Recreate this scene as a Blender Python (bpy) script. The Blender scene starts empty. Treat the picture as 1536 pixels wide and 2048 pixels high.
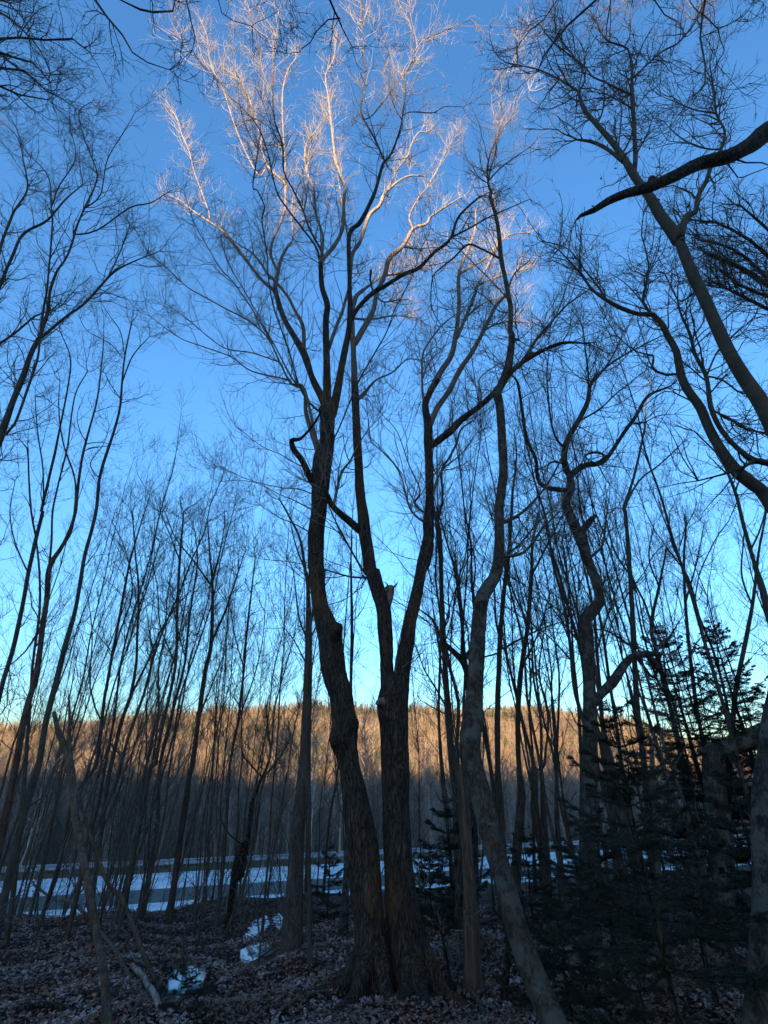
import bpy, math, random
import numpy as np
from mathutils import noise, Vector
random.seed(7)
rng = np.random.default_rng(11)
R_ = math.radians

# ------------------------------------------------------------------ camera, light, exposure
SC = bpy.context.scene
COL = SC.collection
FPX, W0, H0 = 1000.0, 1536.0, 2048.0          # focal length in pixels of the photograph
PITCH = math.atan((1570 - 1024) / FPX)
EYE = np.array([0.0, 0.0, 1.6])
cam = bpy.data.cameras.new('camera'); camo = bpy.data.objects.new('camera', cam); COL.objects.link(camo)
camo.location = EYE; camo.rotation_euler = (math.pi / 2 + PITCH, 0, 0)
cam.sensor_fit = 'VERTICAL'; cam.sensor_height = 24.0; cam.lens = 24.0 * FPX / H0
cam.clip_start = 0.05; cam.clip_end = 6000
SC.camera = camo
SUN_EL, SUN_AZ = 3.6, 192.0                    # degrees; azimuth clockwise from +Y (sun low behind the camera)
world = bpy.data.worlds.new('World'); SC.world = world; world.use_nodes = True
wn, wl = world.node_tree.nodes, world.node_tree.links
bg = wn['Background']; sky = wn.new('ShaderNodeTexSky'); sky.sky_type = 'NISHITA'; sky.sun_disc = False
sky.sun_elevation = R_(SUN_EL); sky.sun_rotation = R_(SUN_AZ)
sky.air_density = 1.22; sky.dust_density = 0.6; sky.ozone_density = 4.1; sky.altitude = 200
wl.new(sky.outputs[0], bg.inputs['Color']); bg.inputs['Strength'].default_value = 0.15
sun = bpy.data.lights.new('sun', 'SUN'); suno = bpy.data.objects.new('sun', sun); COL.objects.link(suno)
sun.energy = 5.0; sun.angle = R_(0.5); sun.color = (1.0, 0.85, 0.68)
sd = np.array([math.sin(R_(SUN_AZ)) * math.cos(R_(SUN_EL)), math.cos(R_(SUN_AZ)) * math.cos(R_(SUN_EL)), math.sin(R_(SUN_EL))])
suno.rotation_euler = Vector(sd).to_track_quat('Z', 'Y').to_euler()
SC.view_settings.view_transform = 'Standard'; SC.view_settings.look = 'None'
SC.view_settings.exposure = 2.78; SC.view_settings.gamma = 1.0; SC.view_settings.use_curve_mapping = False

# ------------------------------------------------------------------ materials
def mat(name, rough=0.9, spec=0.2):
    m = bpy.data.materials.new(name); m.use_nodes = True
    nt = m.node_tree; b = nt.nodes['Principled BSDF']
    b.inputs['Roughness'].default_value = rough
    b.inputs['Specular IOR Level'].default_value = spec
    return m, nt, b
def ramp(nt, stops, fac):
    r = nt.nodes.new('ShaderNodeValToRGB'); e = r.color_ramp.elements
    while len(e) < len(stops): e.new(0.5)
    for el, (p, c) in zip(e, stops): el.position = p; el.color = (*c, 1)
    nt.links.new(fac, r.inputs[0]); return r.outputs[0]
def nz(nt, scale, detail=4, vec=None, rough=0.55, dist=0.0):
    n = nt.nodes.new('ShaderNodeTexNoise'); n.inputs['Scale'].default_value = scale
    n.inputs['Detail'].default_value = detail; n.inputs['Roughness'].default_value = rough
    n.inputs['Distortion'].default_value = dist
    if vec is not None: nt.links.new(vec, n.inputs['Vector'])
    return n.outputs[0]
def coords(nt, scale=(1, 1, 1)):
    g = nt.nodes.new('ShaderNodeNewGeometry'); mp = nt.nodes.new('ShaderNodeMapping')
    mp.inputs['Scale'].default_value = scale; nt.links.new(g.outputs['Position'], mp.inputs[0]); return mp.outputs[0]
def mixc(nt, f, a, b):
    m = nt.nodes.new('ShaderNodeMix'); m.data_type = 'RGBA'
    for s, v in ((0, f), (6, a), (7, b)):
        if isinstance(v, tuple): m.inputs[s].default_value = (*v, 1)
        elif isinstance(v, float): m.inputs[s].default_value = v
        else: nt.links.new(v, m.inputs[s])
    return m.outputs[2]
def bump(nt, b, h, dist=0.02, strength=1.0):
    n = nt.nodes.new('ShaderNodeBump'); n.inputs['Distance'].default_value = dist; n.inputs['Strength'].default_value = strength
    nt.links.new(h, n.inputs['Height']); nt.links.new(n.outputs[0], b.inputs['Normal'])

def bark(name, dark, mid, light, rust=None, lichen=None, furrow=9.0, stretch=0.16, bd=0.02, ringy=False, crk=1.0):
    m, nt, b = mat(name)
    k = .43; warm = (1.35, 1.0, .78); dark, mid, light = (tuple(q * k * w_ for q, w_ in zip(c_, warm)) for c_ in (dark, mid, light))
    if rust: rust = tuple(q * .6 for q in rust)
    if lichen: lichen = tuple(q * .42 * w_ for q, w_ in zip(lichen, (1.2, 1, .85)))
    v = coords(nt, (1, 1, stretch)); n0 = nz(nt, furrow, 6, v, 0.75, 0.3)
    dn = nt.nodes.new('ShaderNodeTexNoise'); dn.inputs['Scale'].default_value = furrow * .7; dn.inputs['Detail'].default_value = 3; nt.links.new(v, dn.inputs['Vector'])
    va = nt.nodes.new('ShaderNodeVectorMath'); va.operation = 'MULTIPLY_ADD'; va.inputs[1].default_value = (.16, .16, .16)
    nt.links.new(dn.outputs['Color'], va.inputs[0]); nt.links.new(v, va.inputs[2])
    vo = nt.nodes.new('ShaderNodeTexVoronoi'); vo.feature = 'DISTANCE_TO_EDGE'; vo.inputs['Scale'].default_value = furrow * 1.7; nt.links.new(va.outputs[0], vo.inputs['Vector'])
    mr = nt.nodes.new('ShaderNodeMapRange'); mr.inputs['From Max'].default_value = .16; nt.links.new(vo.outputs['Distance'], mr.inputs['Value'])
    crack = nt.nodes.new('ShaderNodeMath'); crack.operation = 'MULTIPLY'; nt.links.new(mr.outputs[0], crack.inputs[0])
    sc_ = nt.nodes.new('ShaderNodeMapRange'); sc_.inputs['From Min'].default_value = .3; sc_.inputs['From Max'].default_value = .62; sc_.inputs['To Min'].default_value = .25; nt.links.new(n0, sc_.inputs['Value'])
    nt.links.new(sc_.outputs[0], crack.inputs[1])
    if crk < 1:
        mx_ = nt.nodes.new('ShaderNodeMix'); mx_.inputs[0].default_value = crk; nt.links.new(n0, mx_.inputs[2]); nt.links.new(crack.outputs[0], mx_.inputs[3]); f = mx_.outputs[0]
    else: f = crack.outputs[0]
    c = ramp(nt, [(0.12, tuple(q * .5 for q in dark)), (.3, dark), (0.52, mid), (0.85, light)], f)
    if rust:
        p = nz(nt, 0.8, 3, coords(nt, (1, 1, 0.8)), 0.6); c = mixc(nt, ramp(nt, [(0.55, (0, 0, 0)), (0.63, (1, 1, 1))], p), c, mixc(nt, f, dark, rust))
    if lichen:
        p = nz(nt, 5.0, 5, coords(nt), 0.7); c = mixc(nt, ramp(nt, [(0.5, (0, 0, 0)), (0.58, (1, 1, 1))], p), c, lichen)
    if ringy:
        p = nz(nt, 7.0, 2, coords(nt, (0.5, 0.5, 3)), 0.5); c = mixc(nt, ramp(nt, [(0.6, (0, 0, 0)), (0.68, (0.7, 0.7, 0.7))], p), c, dark)
    nt.links.new(c, b.inputs['Base Color']); bump(nt, b, f, bd); return m
M = {}
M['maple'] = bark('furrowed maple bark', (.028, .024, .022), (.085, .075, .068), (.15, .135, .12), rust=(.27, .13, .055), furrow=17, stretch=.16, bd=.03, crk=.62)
M['maple_limb'] = bark('grey brown maple limb bark lightened for sun', (.11, .1, .09), (.25, .23, .21), (.4, .37, .34), furrow=13, stretch=.3, bd=.006, crk=0.3)  # paler than the trunk bark, so sunlit limbs read bright by colour too
M['pale'] = bark('pale curling bark', (.025, .021, .018), (.085, .075, .067), (.17, .153, .14), rust=(.3, .19, .11), lichen=(.15, .155, .14), furrow=11, stretch=.35, bd=.02, crk=0.3)
M['lichen'] = bark('lichen mottled bark', (.02, .02, .02), (.065, .066, .067), (.15, .155, .16), lichen=(.15, .16, .155), furrow=11, stretch=.45, bd=.015, crk=0.3)
M['smooth'] = bark('smooth green grey bark', (.045, .048, .044), (.095, .102, .095), (.15, .16, .15), furrow=5, stretch=.8, bd=.006, ringy=True, crk=0.05)
M['sapling'] = bark('grey sapling bark', (.045, .042, .042), (.1, .096, .096), (.17, .165, .165), rust=(.14, .085, .055), furrow=10, stretch=.2, bd=.005, crk=0.3)
M['reddish'] = bark('reddish brown bark', (.05, .033, .026), (.12, .075, .052), (.2, .13, .09), lichen=(.13, .13, .125), furrow=9, stretch=.3, bd=.01, crk=0.35)
M['dead'] = bark('bare weathered wood', (.06, .05, .042), (.14, .12, .105), (.24, .215, .195), furrow=14, stretch=.08, bd=.008, crk=0.3)
M['dark'] = bark('mossy dark bark', (.018, .018, .015), (.05, .045, .038), (.1, .092, .08), furrow=12, stretch=.4, bd=.02)
M['birch'] = bark('white birch bark', (.2, .19, .17), (.55, .53, .5), (.75, .74, .72), furrow=6, stretch=1, bd=.01, crk=0.3)
def twigmat(name, a, b_):
    m, nt, b = mat(name, 0.8, .3)
    nt.links.new(ramp(nt, [(0.35, a), (0.65, b_)], nz(nt, 2.5, 2, coords(nt))), b.inputs['Base Color']); return m
M['twig'] = twigmat('maple twig bark', (.09, .07, .055), (.2, .16, .13))
M['twig_red'] = twigmat('reddish twig bark', (.06, .042, .038), (.11, .08, .07))
M['twig_grey'] = twigmat('grey twig bark', (.055, .043, .036), (.1, .082, .07))
def plain(name, c, rough=.8, spec=.3, var=.3, scale=6, bd=0.0):
    m, nt, b = mat(name, rough, spec)
    f = nz(nt, scale, 5, coords(nt))
    nt.links.new(ramp(nt, [(.3, tuple(x * (1 - var) for x in c)), (.7, tuple(min(1, x * (1 + var)) for x in c))], f), b.inputs['Base Color'])
    if bd: bump(nt, b, f, bd)
    return m
M['needle'] = plain('dark spruce needles', (.017, .017, .008), .6, .35, .4, 9)
M['fallen'] = plain('withered brown leaf', (.13, .075, .045), .8, .2, .4, 20)

# ------------------------------------------------------------------ naming helpers
def link(o, parent=None):
    COL.objects.link(o)
    if parent is not None: o.parent = parent
    return o
def thing(name, label, cat, loc=(0, 0, 0), group=None):
    o = bpy.data.objects.new(name, None); o.empty_display_size = .1; link(o)
    o.location = loc; o['label'] = label; o['category'] = cat
    if group: o['group'] = group
    return o
def obj(name, me, m, parent=None, kind=None, off=None):
    o = bpy.data.objects.new(name, me)
    if m is not None and not me.materials: me.materials.append(m)
    link(o, parent)
    if off is not None: o.location = off
    if kind: o['kind'] = kind
    return o
def mesh(name, V, Q, smooth=True):
    me = bpy.data.meshes.new(name); V = np.asarray(V, dtype=np.float32); Q = np.asarray(Q, dtype=np.int32)
    k = Q.shape[1]
    me.vertices.add(len(V)); me.vertices.foreach_set('co', V.ravel())
    me.loops.add(Q.size); me.loops.foreach_set('vertex_index', Q.ravel())
    me.polygons.add(len(Q)); me.polygons.foreach_set('loop_start', np.arange(0, Q.size, k, dtype=np.int32))
    me.polygons.foreach_set('use_smooth', np.full(len(Q), smooth))
    me.update(calc_edges=True); return me
def join(parts):
    """[(V,Q)] -> one (V,Q), all of the same face size"""
    vs, qs, n = [], [], 0
    for V, Q in parts:
        vs.append(np.asarray(V).reshape(-1, 3)); qs.append(np.asarray(Q) + n); n += len(vs[-1])
    return np.concatenate(vs), np.concatenate(qs)

# ------------------------------------------------------------------ terrain
NU = np.array([-.371, .928])                     # unit normal of the road in plan
def uv_road(x, y): return x * NU[0] + y * NU[1], x * NU[1] - y * NU[0]
def sstep(a, b, t):
    t = np.clip((t - a) / (b - a), 0, 1); return t * t * (3 - 2 * t)
STREAM = []                                       # filled below: (x, y, radius, depth)
def gnd(x, y):
    x = np.asarray(x, float); y = np.asarray(y, float)
    u, v = uv_road(x, y)
    r = np.maximum(y, 0)
    z = -0.93 * (np.clip(r, 0, 14.5) / 14.0) ** 1.35
    z = z + .10 * np.sin(x * .9 + 1.3) * np.sin(y * .7) + .05 * np.sin(x * 2.3 + y * 1.1) + .03 * np.sin(x * 4.1 - y * 3.7 + 1)
    t = sstep(15.5, 23.5, u)
    z = z * (1 - t) + (-3.3) * t
    z = z - 6.5 * sstep(43, 62, u)
    z = z + sstep(62, 100, u) * (1.5 * np.sin(x * .05) + 1.2 * np.sin(y * .06 + x * .02))
    # rising ground and the ridge behind the camera that keeps the wood in shade
    z = z + sstep(8, 300, -y) * (37.0 + 1.8 * np.sin(x * .021 + 1) + 1.5 * np.sin(x * .057) + 1.0 * np.sin(x * .13) + .8 * np.sin(x * .31 + 2))
    for (cx, cy, cr, cd) in STREAM:
        z = z - cd * np.exp(-((x - cx) ** 2 + (y - cy) ** 2) / cr ** 2)
    return z
def ray(px, py):
    dx, dy = (px - 768.0) / FPX, (1024.0 - py) / FPX
    return np.array([dx, math.cos(PITCH) - dy * math.sin(PITCH), math.sin(PITCH) + dy * math.cos(PITCH)])
def P(px, py, Y):
    d = ray(px, py); return EYE + d * (Y / d[1])
def depth_at(px, py, Y): return Y / ray(px, py)[1]
def G(px, py):
    """where the ray of a pixel meets the ground"""
    d = ray(px, py); s = 3.0
    while s < 60:
        p = EYE + d * s
        if p[2] < gnd(p[0], p[1]): return p
        s += 0.03
    return EYE + d * s
STREAM_PX = [(350, 1962, .5, .16), (385, 1950, .45, .16), (500, 1904, .5, .16), (512, 1862, .7, .12), (560, 1848, .6, .1)]
_tmp = [(*G(a, b)[:2], c, d) for a, b, c, d in STREAM_PX]
STREAM.extend(_tmp)

def warp(n, lo, hi, fine):
    t = np.linspace(-1, 1, n)
    a = np.arcsinh(abs(lo) / fine); b = np.arcsinh(hi / fine)
    return np.where(t < 0, -fine * np.sinh(-t * a), fine * np.sinh(t * b))
gx = warp(420, -1500, 1500, 2.2); gy = np.concatenate([warp(160, -420, 4, 2.5)[:-1][:110], np.linspace(0, 0, 0)])
ys = [-420, -330, -300, -260, -220, -180, -140, -100, -70, -45, -28, -16, -8, -3, 0]
ys += list(np.arange(1.0, 22, .11)) + list(np.arange(22, 70, .6)) + list(np.arange(70, 420, 8)); gy = np.array(ys)
X, Y = np.meshgrid(gx, gy); Z = gnd(X, Y)
small = np.array([[noise.noise((a * 1.7, b * 1.7, 0)) * .05 + noise.noise((a * 6, b * 6, 3)) * .02 if 3 < b < 16 and -16 < a < 20 else 0 for a in gx] for b in gy])
Z = Z + small
def grid_faces(nx, ny):
    i = np.arange(nx - 1); j = np.arange(ny - 1); I, J = np.meshgrid(i, j); a = (J * nx + I).ravel()
    return np.stack([a, a + 1, a + nx + 1, a + nx], 1)
gm, nt, b = mat('leaf litter soil', .95, .1)
c1 = ramp(nt, [(.3, (.018, .009, .007)), (.5, (.048, .024, .017)), (.7, (.085, .052, .04))], nz(nt, 14, 8, coords(nt), .75))
snowf = ramp(nt, [(.56, (0, 0, 0)), (.66, (1, 1, 1))], nz(nt, 3.2, 7, coords(nt), .7))
nt.links.new(mixc(nt, snowf, c1, (.24, .19, .19)), b.inputs['Base Color']); bump(nt, b, nz(nt, 25, 6, coords(nt), .7), .05)
ground = obj('ground', mesh('ground', np.stack([X, Y, Z], 2).reshape(-1, 3), grid_faces(len(gx), len(gy))), gm, kind='structure')

# far hill -----------------------------------------------------------
RIDGE = [(-700, 1460), (0, 1442), (180, 1434), (340, 1414), (540, 1403), (700, 1401), (900, 1405), (1050, 1409), (1180, 1420), (1270, 1438), (1360, 1466), (1536, 1512), (2300, 1560)]
YR = 820.0
rx = []; rz = []
for px, py in RIDGE:
    p = P(px, py + 6, YR); rx.append(p[0]); rz.append(p[2] - 9)
def hill_z(x, y):
    x = np.asarray(x, float); y = np.asarray(y, float)
    top = np.interp(x * YR / np.maximum(y, 300), rx, rz)
    t = np.clip((y - 150) / (YR - 150), 0, 1.25)
    prof = np.where(t < 1, t ** 1.25, 1 - (t - 1) * .5)
    base = -9.5
    return base + (top - base) * prof + (7 * np.sin(x * .013 + y * .008) * np.sin(y * .011 + 1) + 3.5 * np.sin(x * .037 + 1.3 * np.sin(y * .02)) + 2 * np.sin(x * .09 + y * .03)) * np.clip(t * 2, 0, 1)
hx = np.linspace(-1600, 1600, 260); hy = np.linspace(140, 1000, 150)
HX, HY = np.meshgrid(hx, hy)
hm, nt, b = mat('wooded hillside floor', .95, .1)
nt.links.new(ramp(nt, [(.35, (.05, .034, .02)), (.55, (.1, .066, .04)), (.7, (.17, .13, .09))], nz(nt, .08, 8, coords(nt), .7)), b.inputs['Base Color'])
obj('hill', mesh('hill', np.stack([HX, HY, hill_z(HX, HY)], 2).reshape(-1, 3), grid_faces(260, 150)), hm, kind='structure')

# road ---------------------------------------------------------------
def strip(name, us, z, m, kind='structure', v0=-260, v1=420, dz=None, parent=None, nv=240):
    vs = np.linspace(v0, v1, nv); us = np.array(us, float)
    U, V = np.meshgrid(us, vs)
    x = U * NU[0] + V * NU[1]; y = U * NU[1] - V * NU[0]
    zz = np.full_like(x, z) if dz is None else z + dz(U, V)
    return obj(name, mesh(name, np.stack([x, y, zz], 2).reshape(-1, 3), grid_faces(len(us), nv)[:, ::-1]), m, parent, kind)
rm, nt, b = mat('frost bleached asphalt', .85, .25)
fr = ramp(nt, [(.3, (.3, .31, .33)), (.6, (.6, .6, .61)), (.8, (.68, .68, .69))], nz(nt, .9, 7, coords(nt), .65))
g_ = nt.nodes.new('ShaderNodeNewGeometry'); mp = nt.nodes.new('ShaderNodeMapping'); mp.vector_type = 'TEXTURE'; mp.inputs['Rotation'].default_value = (0, 0, math.atan2(-NU[0], NU[1])); mp.inputs['Scale'].default_value = (9, .55, 1)
nt.links.new(g_.outputs['Position'], mp.inputs[0])
nt.links.new(mixc(nt, ramp(nt, [(.6, (0, 0, 0)), (.72, (.6, .6, .6))], nz(nt, 1.0, 7, mp.outputs[0], .7)), fr, (.12, .112, .1)), b.inputs['Base Color']); bump(nt, b, nz(nt, 40, 4, coords(nt)), .01)
am, nt, b = mat('dry worn asphalt', .9, .2)
nt.links.new(ramp(nt, [(.3, (.07, .066, .06)), (.7, (.115, .108, .097))], nz(nt, 1.5, 8, coords(nt), .7)), b.inputs['Base Color']); bump(nt, b, nz(nt, 60, 4, coords(nt)), .01)
strip('road', [25.5, 31.3], -3.25, rm)
strip('road_median', [31.3, 35.1], -3.2495, am)
strip('road', [35.1, 40.95], -3.25, rm)
ym = plain('worn yellow road paint', (.62, .36, .06), .7, .3, .2, 8)
p0 = P(195, 1786, 32.2); u0, v0_ = uv_road(p0[0], p0[1])
for k in range(3):
    a = v0_ - .55 + k * 24
    strip('lane_line', [35.28, 35.42], -3.242, ym, v0=a, v1=a + 1.1, nv=6)
vm, nt, b = mat('dry verge grass mat', .95, .1)
nt.links.new(ramp(nt, [(.3, (.06, .048, .03)), (.7, (.13, .105, .065))], nz(nt, 3, 7, coords(nt), .7)), b.inputs['Base Color'])
strip('verge', [40.95, 41.3, 42.6], -3.26, vm, dz=lambda U, V: .08 * np.sin(V * 1.7) * (U > 41.1) + (U > 41.1) * .06)

# guardrail ----------------------------------------------------------
steel = plain('galvanised steel', (.2, .225, .25), .5, .5, .15, 3)
post_m = plain('weathered timber post', (.16, .13, .1), .9, .2, .3, 8)
def rail():
    t = thing('guardrail', 'long galvanised steel guardrail on short posts along the far edge of the road', 'guardrail')
    prof = [(0, 0), (.03, .02), (.035, .06), (.0, .1), (-.02, .155), (.0, .21), (.035, .25), (.03, .29), (0, .31)]
    def beam(v0, v1):
        vs = np.array([v0, v1]); Vv = []
        for v in vs:
            for (a, z) in prof:
                u = 41.0 - a; Vv.append((u * NU[0] + v * NU[1], u * NU[1] - v * NU[0], -2.86 + z))
            for (a, z) in prof[::-1]:
                u = 41.0 - a + .012; Vv.append((u * NU[0] + v * NU[1], u * NU[1] - v * NU[0], -2.86 + z))
        n = len(prof) * 2
        return np.array(Vv), np.array([[i, (i + 1) % n, n + (i + 1) % n, n + i] for i in range(n)])
    for k in range(-22, 60):
        V, Q = beam(k * 3.81, k * 3.81 + 3.80); obj('rail_panel', mesh('rail_panel', V, Q, False), steel, t)
    bx = np.array([(x, y, z) for z in (-.8, .72) for x, y in ((-.08, -.1), (.08, -.1), (.08, .1), (-.08, .1))])
    bq = np.array([[0, 3, 2, 1], [4, 5, 6, 7], [0, 1, 5, 4], [1, 2, 6, 5], [2, 3, 7, 6], [3, 0, 4, 7]])
    pm = mesh('post', bx, bq, False)
    for k in range(-44, 120):
        v = k * 1.905; u = 41.16
        obj('post', pm, post_m, t, off=(u * NU[0] + v * NU[1], u * NU[1] - v * NU[0], -3.25))
rail()

# ------------------------------------------------------------------ tubes
def norm(a): return a / np.maximum(np.linalg.norm(a, axis=-1, keepdims=True), 1e-9)
def tubes(Pn, Rn, sides):
    """Pn (N,n,3), Rn (N,n): many tubes at once -> V, Q"""
    N, n, _ = Pn.shape
    T = np.empty_like(Pn); T[:, 1:-1] = Pn[:, 2:] - Pn[:, :-2]; T[:, 0] = Pn[:, 1] - Pn[:, 0]; T[:, -1] = Pn[:, -1] - Pn[:, -2]
    T = norm(T)
    d = norm(Pn[:, -1] - Pn[:, 0]); ref = np.where(np.abs(d[:, 2:3]) < .8, np.array([[0, 0, 1.]]), np.array([[1., 0, 0]]))
    A = norm(np.cross(T, ref[:, None, :])); B = np.cross(T, A)
    th = np.arange(sides) * 2 * math.pi / sides
    V = Pn[:, :, None, :] + Rn[:, :, None, None] * (A[:, :, None, :] * np.cos(th)[None, None, :, None] + B[:, :, None, :] * np.sin(th)[None, None, :, None])
    base = (np.arange(N) * n * sides)[:, None, None]
    i = (np.arange(n - 1) * sides)[None, :, None]; s = np.arange(sides)[None, None, :]; s2 = (s + 1) % sides
    Q = np.stack([base + i + s, base + i + s2, base + i + s2 + sides, base + i + s + sides], -1).reshape(-1, 4)
    return V.reshape(-1, 3), Q
def resample(pts, rad, step):
    pts = np.asarray(pts, float); rad = np.asarray(rad, float)
    if len(pts) == 2: pts = np.array([pts[0], pts.mean(0), pts[1]]); rad = np.array([rad[0], rad.mean(), rad[1]])
    ext = np.vstack([2 * pts[0] - pts[1], pts, 2 * pts[-1] - pts[-2]])
    op, orr = [], []
    for i in range(1, len(ext) - 2):
        p0, p1, p2, p3 = ext[i - 1:i + 3]; L = np.linalg.norm(p2 - p1); k = max(1, int(L / step))
        for j in range(k):
            t = j / k
            op.append(.5 * ((2 * p1) + (-p0 + p2) * t + (2 * p0 - 5 * p1 + 4 * p2 - p3) * t * t + (-p0 + 3 * p1 - 3 * p2 + p3) * t ** 3))
            orr.append(rad[i - 1] * (1 - t) + rad[i] * t)
    op.append(pts[-1]); orr.append(rad[-1])
    return np.array(op), np.array(orr)
def rough_tube(pts, rad, sides, furrow=0.0, lump=0.0, seed=0, cap=True):
    """one tube with carried frames, knobbly and furrowed"""
    n = len(pts); T = np.gradient(pts, axis=0); T = norm(T)
    a = np.cross(T[0], [0, 1, 0]); a = a / max(np.linalg.norm(a), 1e-6) if np.linalg.norm(a) > .1 else np.array([1., 0, 0])
    th = np.arange(sides) * 2 * math.pi / sides; c, s = np.cos(th), np.sin(th); V = np.empty((n, sides, 3)); l = 0.0
    for i in range(n):
        a = a - T[i] * a.dot(T[i]); a /= max(np.linalg.norm(a), 1e-9); b_ = np.cross(T[i], a)
        if i: l += np.linalg.norm(pts[i] - pts[i - 1])
        r = np.full(sides, rad[i])
        if lump or furrow:
            for k in range(sides):
                q = (c[k] * 1.3, s[k] * 1.3, l * 1.6 + seed * 7)
                r[k] *= 1 + lump * noise.noise(q)
                if furrow:
                    q2 = (c[k] * rad[i] * 26, s[k] * rad[i] * 26, l * 3.2 + seed * 3)
                    r[k] += -furrow * max(0, .34 - abs(noise.noise(q2)) * 1.9) + furrow * .25 * noise.noise((c[k] * 9, s[k] * 9, l * 14))
        V[i] = pts[i] + r[:, None] * (c[:, None] * a + s[:, None] * b_)
    i = (np.arange(n - 1) * sides)[:, None]; k = np.arange(sides)[None, :]; k2 = (k + 1) % sides
    Q = np.stack([i + k, i + k2, i + k2 + sides, i + k + sides], -1).reshape(-1, 4)
    V = V.reshape(-1, 3)
    if cap:                                            # jagged end: a fan of quads to a raised centre
        m_ = len(V); V = np.vstack([V, pts[-1] + T[-1] * rad[-1] * .6]); o = (n - 1) * sides
        k = np.arange(0, sides - 1, 2); Q = np.vstack([Q, np.stack([o + k, o + k + 1, o + (k + 2) % sides, np.full(len(k), m_)], 1)])
    return V, Q

def grow(pos, tan, r0, L, n, amin=28, amax=62, up=.12, wander=.22, lift=0.0):
    Mn = len(pos)
    if Mn == 0: return np.zeros((0, n + 1, 3)), np.zeros((0, n + 1))
    q = rng.normal(size=(Mn, 3)); q = norm(q - tan * (q * tan).sum(1, keepdims=True))
    a = np.radians(rng.uniform(amin, amax, (Mn, 1)))
    d = norm(tan * np.cos(a) + q * np.sin(a) + np.array([0, 0, lift]))
    Pn = np.empty((Mn, n + 1, 3)); Pn[:, 0] = pos; st = (L / n)[:, None]
    for k in range(n):
        d = norm(d + rng.normal(size=(Mn, 3)) * wander + np.array([0, 0, up]))
        Pn[:, k + 1] = Pn[:, k] + d * st
    t = np.linspace(0, 1, n + 1)[None]
    return Pn, r0[:, None] * (1 - t * .65)
def sites(Pn, Rn, per, t0=.15, t1=1.0):
    N, n, _ = Pn.shape
    if N == 0: return np.zeros((0, 3)), np.zeros((0, 3)), np.zeros(0)
    idx = np.repeat(np.arange(N), per); t = rng.uniform(t0, t1, len(idx)) * (n - 1) * .999
    i = t.astype(int); f = (t - i)[:, None]
    p = Pn[idx, i] * (1 - f) + Pn[idx, i + 1] * f; tg = norm(Pn[idx, i + 1] - Pn[idx, i])
    return p, tg, Rn[idx, i]
TWR = 0.0032
def crown(st, dens=1.0, L1=1.1, L2=.55, L3=.28, thick=1.0, per2=4, per3=3, rmax=.055, up=.10, rstart=None, tip=4, wander=.17):
    """st: list of (pts, rad) limbs. Returns V,Q of all twigs."""
    ps, ts, rs, ls = [], [], [], []
    for pts, rad in st:
        seg = np.linalg.norm(np.diff(pts, axis=0), axis=1); tan = norm(np.diff(pts, axis=0))
        for i in range(len(seg)):
            if rad[i] > rmax: continue
            lam = seg[i] * dens * (3.4 if rad[i] < .03 else 2.0)
            for _ in range(rng.poisson(lam)):
                f = rng.random(); ps.append(pts[i] * (1 - f) + pts[i + 1] * f); ts.append(tan[i])
                rs.append(min(rad[i] * .55, .011)); ls.append(L1 * rng.uniform(.45, 1.5))
        for _ in range(tip):
            ps.append(pts[-1]); ts.append(tan[-1]); rs.append(max(.004, min(rad[-1] * .8, .01))); ls.append(L1 * rng.uniform(.7, 1.4))
    if not ps: return None
    ps, ts, rs, ls = map(np.array, (ps, ts, rs, ls))
    P1, R1 = grow(ps, ts, rs * thick, ls, 7, up=up, wander=wander)
    p, t, r = sites(P1, R1, per2); k = len(p)
    P2, R2 = grow(p, t, np.maximum(r * .62, TWR * thick), L2 * rng.uniform(.4, 1.4, k), 5, wander=wander + .04, up=up)
    p, t, r = sites(P2, R2, per3, .2); k = len(p)
    P3, R3 = grow(p, t, np.maximum(r * .6, TWR * .85 * thick), L3 * rng.uniform(.5, 1.4, k), 3, wander=.18, up=up * .8)
    return join([tubes(P1, R1, 4), tubes(P2, R2, 3), tubes(P3, R3, 3)])

# ------------------------------------------------------------------ traced trees
FR = {'F': (0, 0, 1), 'a': (300, 0, 3.84), 'b': (660, 0, 3.84), 'c': (300, 380, 3.84), 'd': (660, 380, 3.84), 'e': (1036, 0, 3.072),
      'f': (1036, 480, 3.072), 'g': (560, 760, 3.84), 'h': (560, 1140, 3.84), 'k': (400, 1360, 3.84),
      '1': (0, 0, 2), '2': (768, 0, 2), '3': (0, 512, 2), '4': (768, 512, 2), '5': (0, 1024, 2), '6': (768, 1024, 2), '7': (0, 1536, 2), '8': (768, 1536, 2)}
def px(frame, pts):
    """'x y w ...' in the coordinates of one enlarged view -> photograph pixels"""
    v = [float(t) for t in pts.split()]; ox, oy, s = FR[frame]
    return [(ox + v[i] / s, oy + v[i + 1] / s, v[i + 2] / s) for i in range(0, len(v), 3)]
def S(parent, Y1, *segs, world=None):
    pts = []
    for k in range(0, len(segs), 2): pts += px(segs[k], segs[k + 1])
    return dict(parent=parent, Y1=Y1, px=pts, world=world)
FORBID = []
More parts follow.
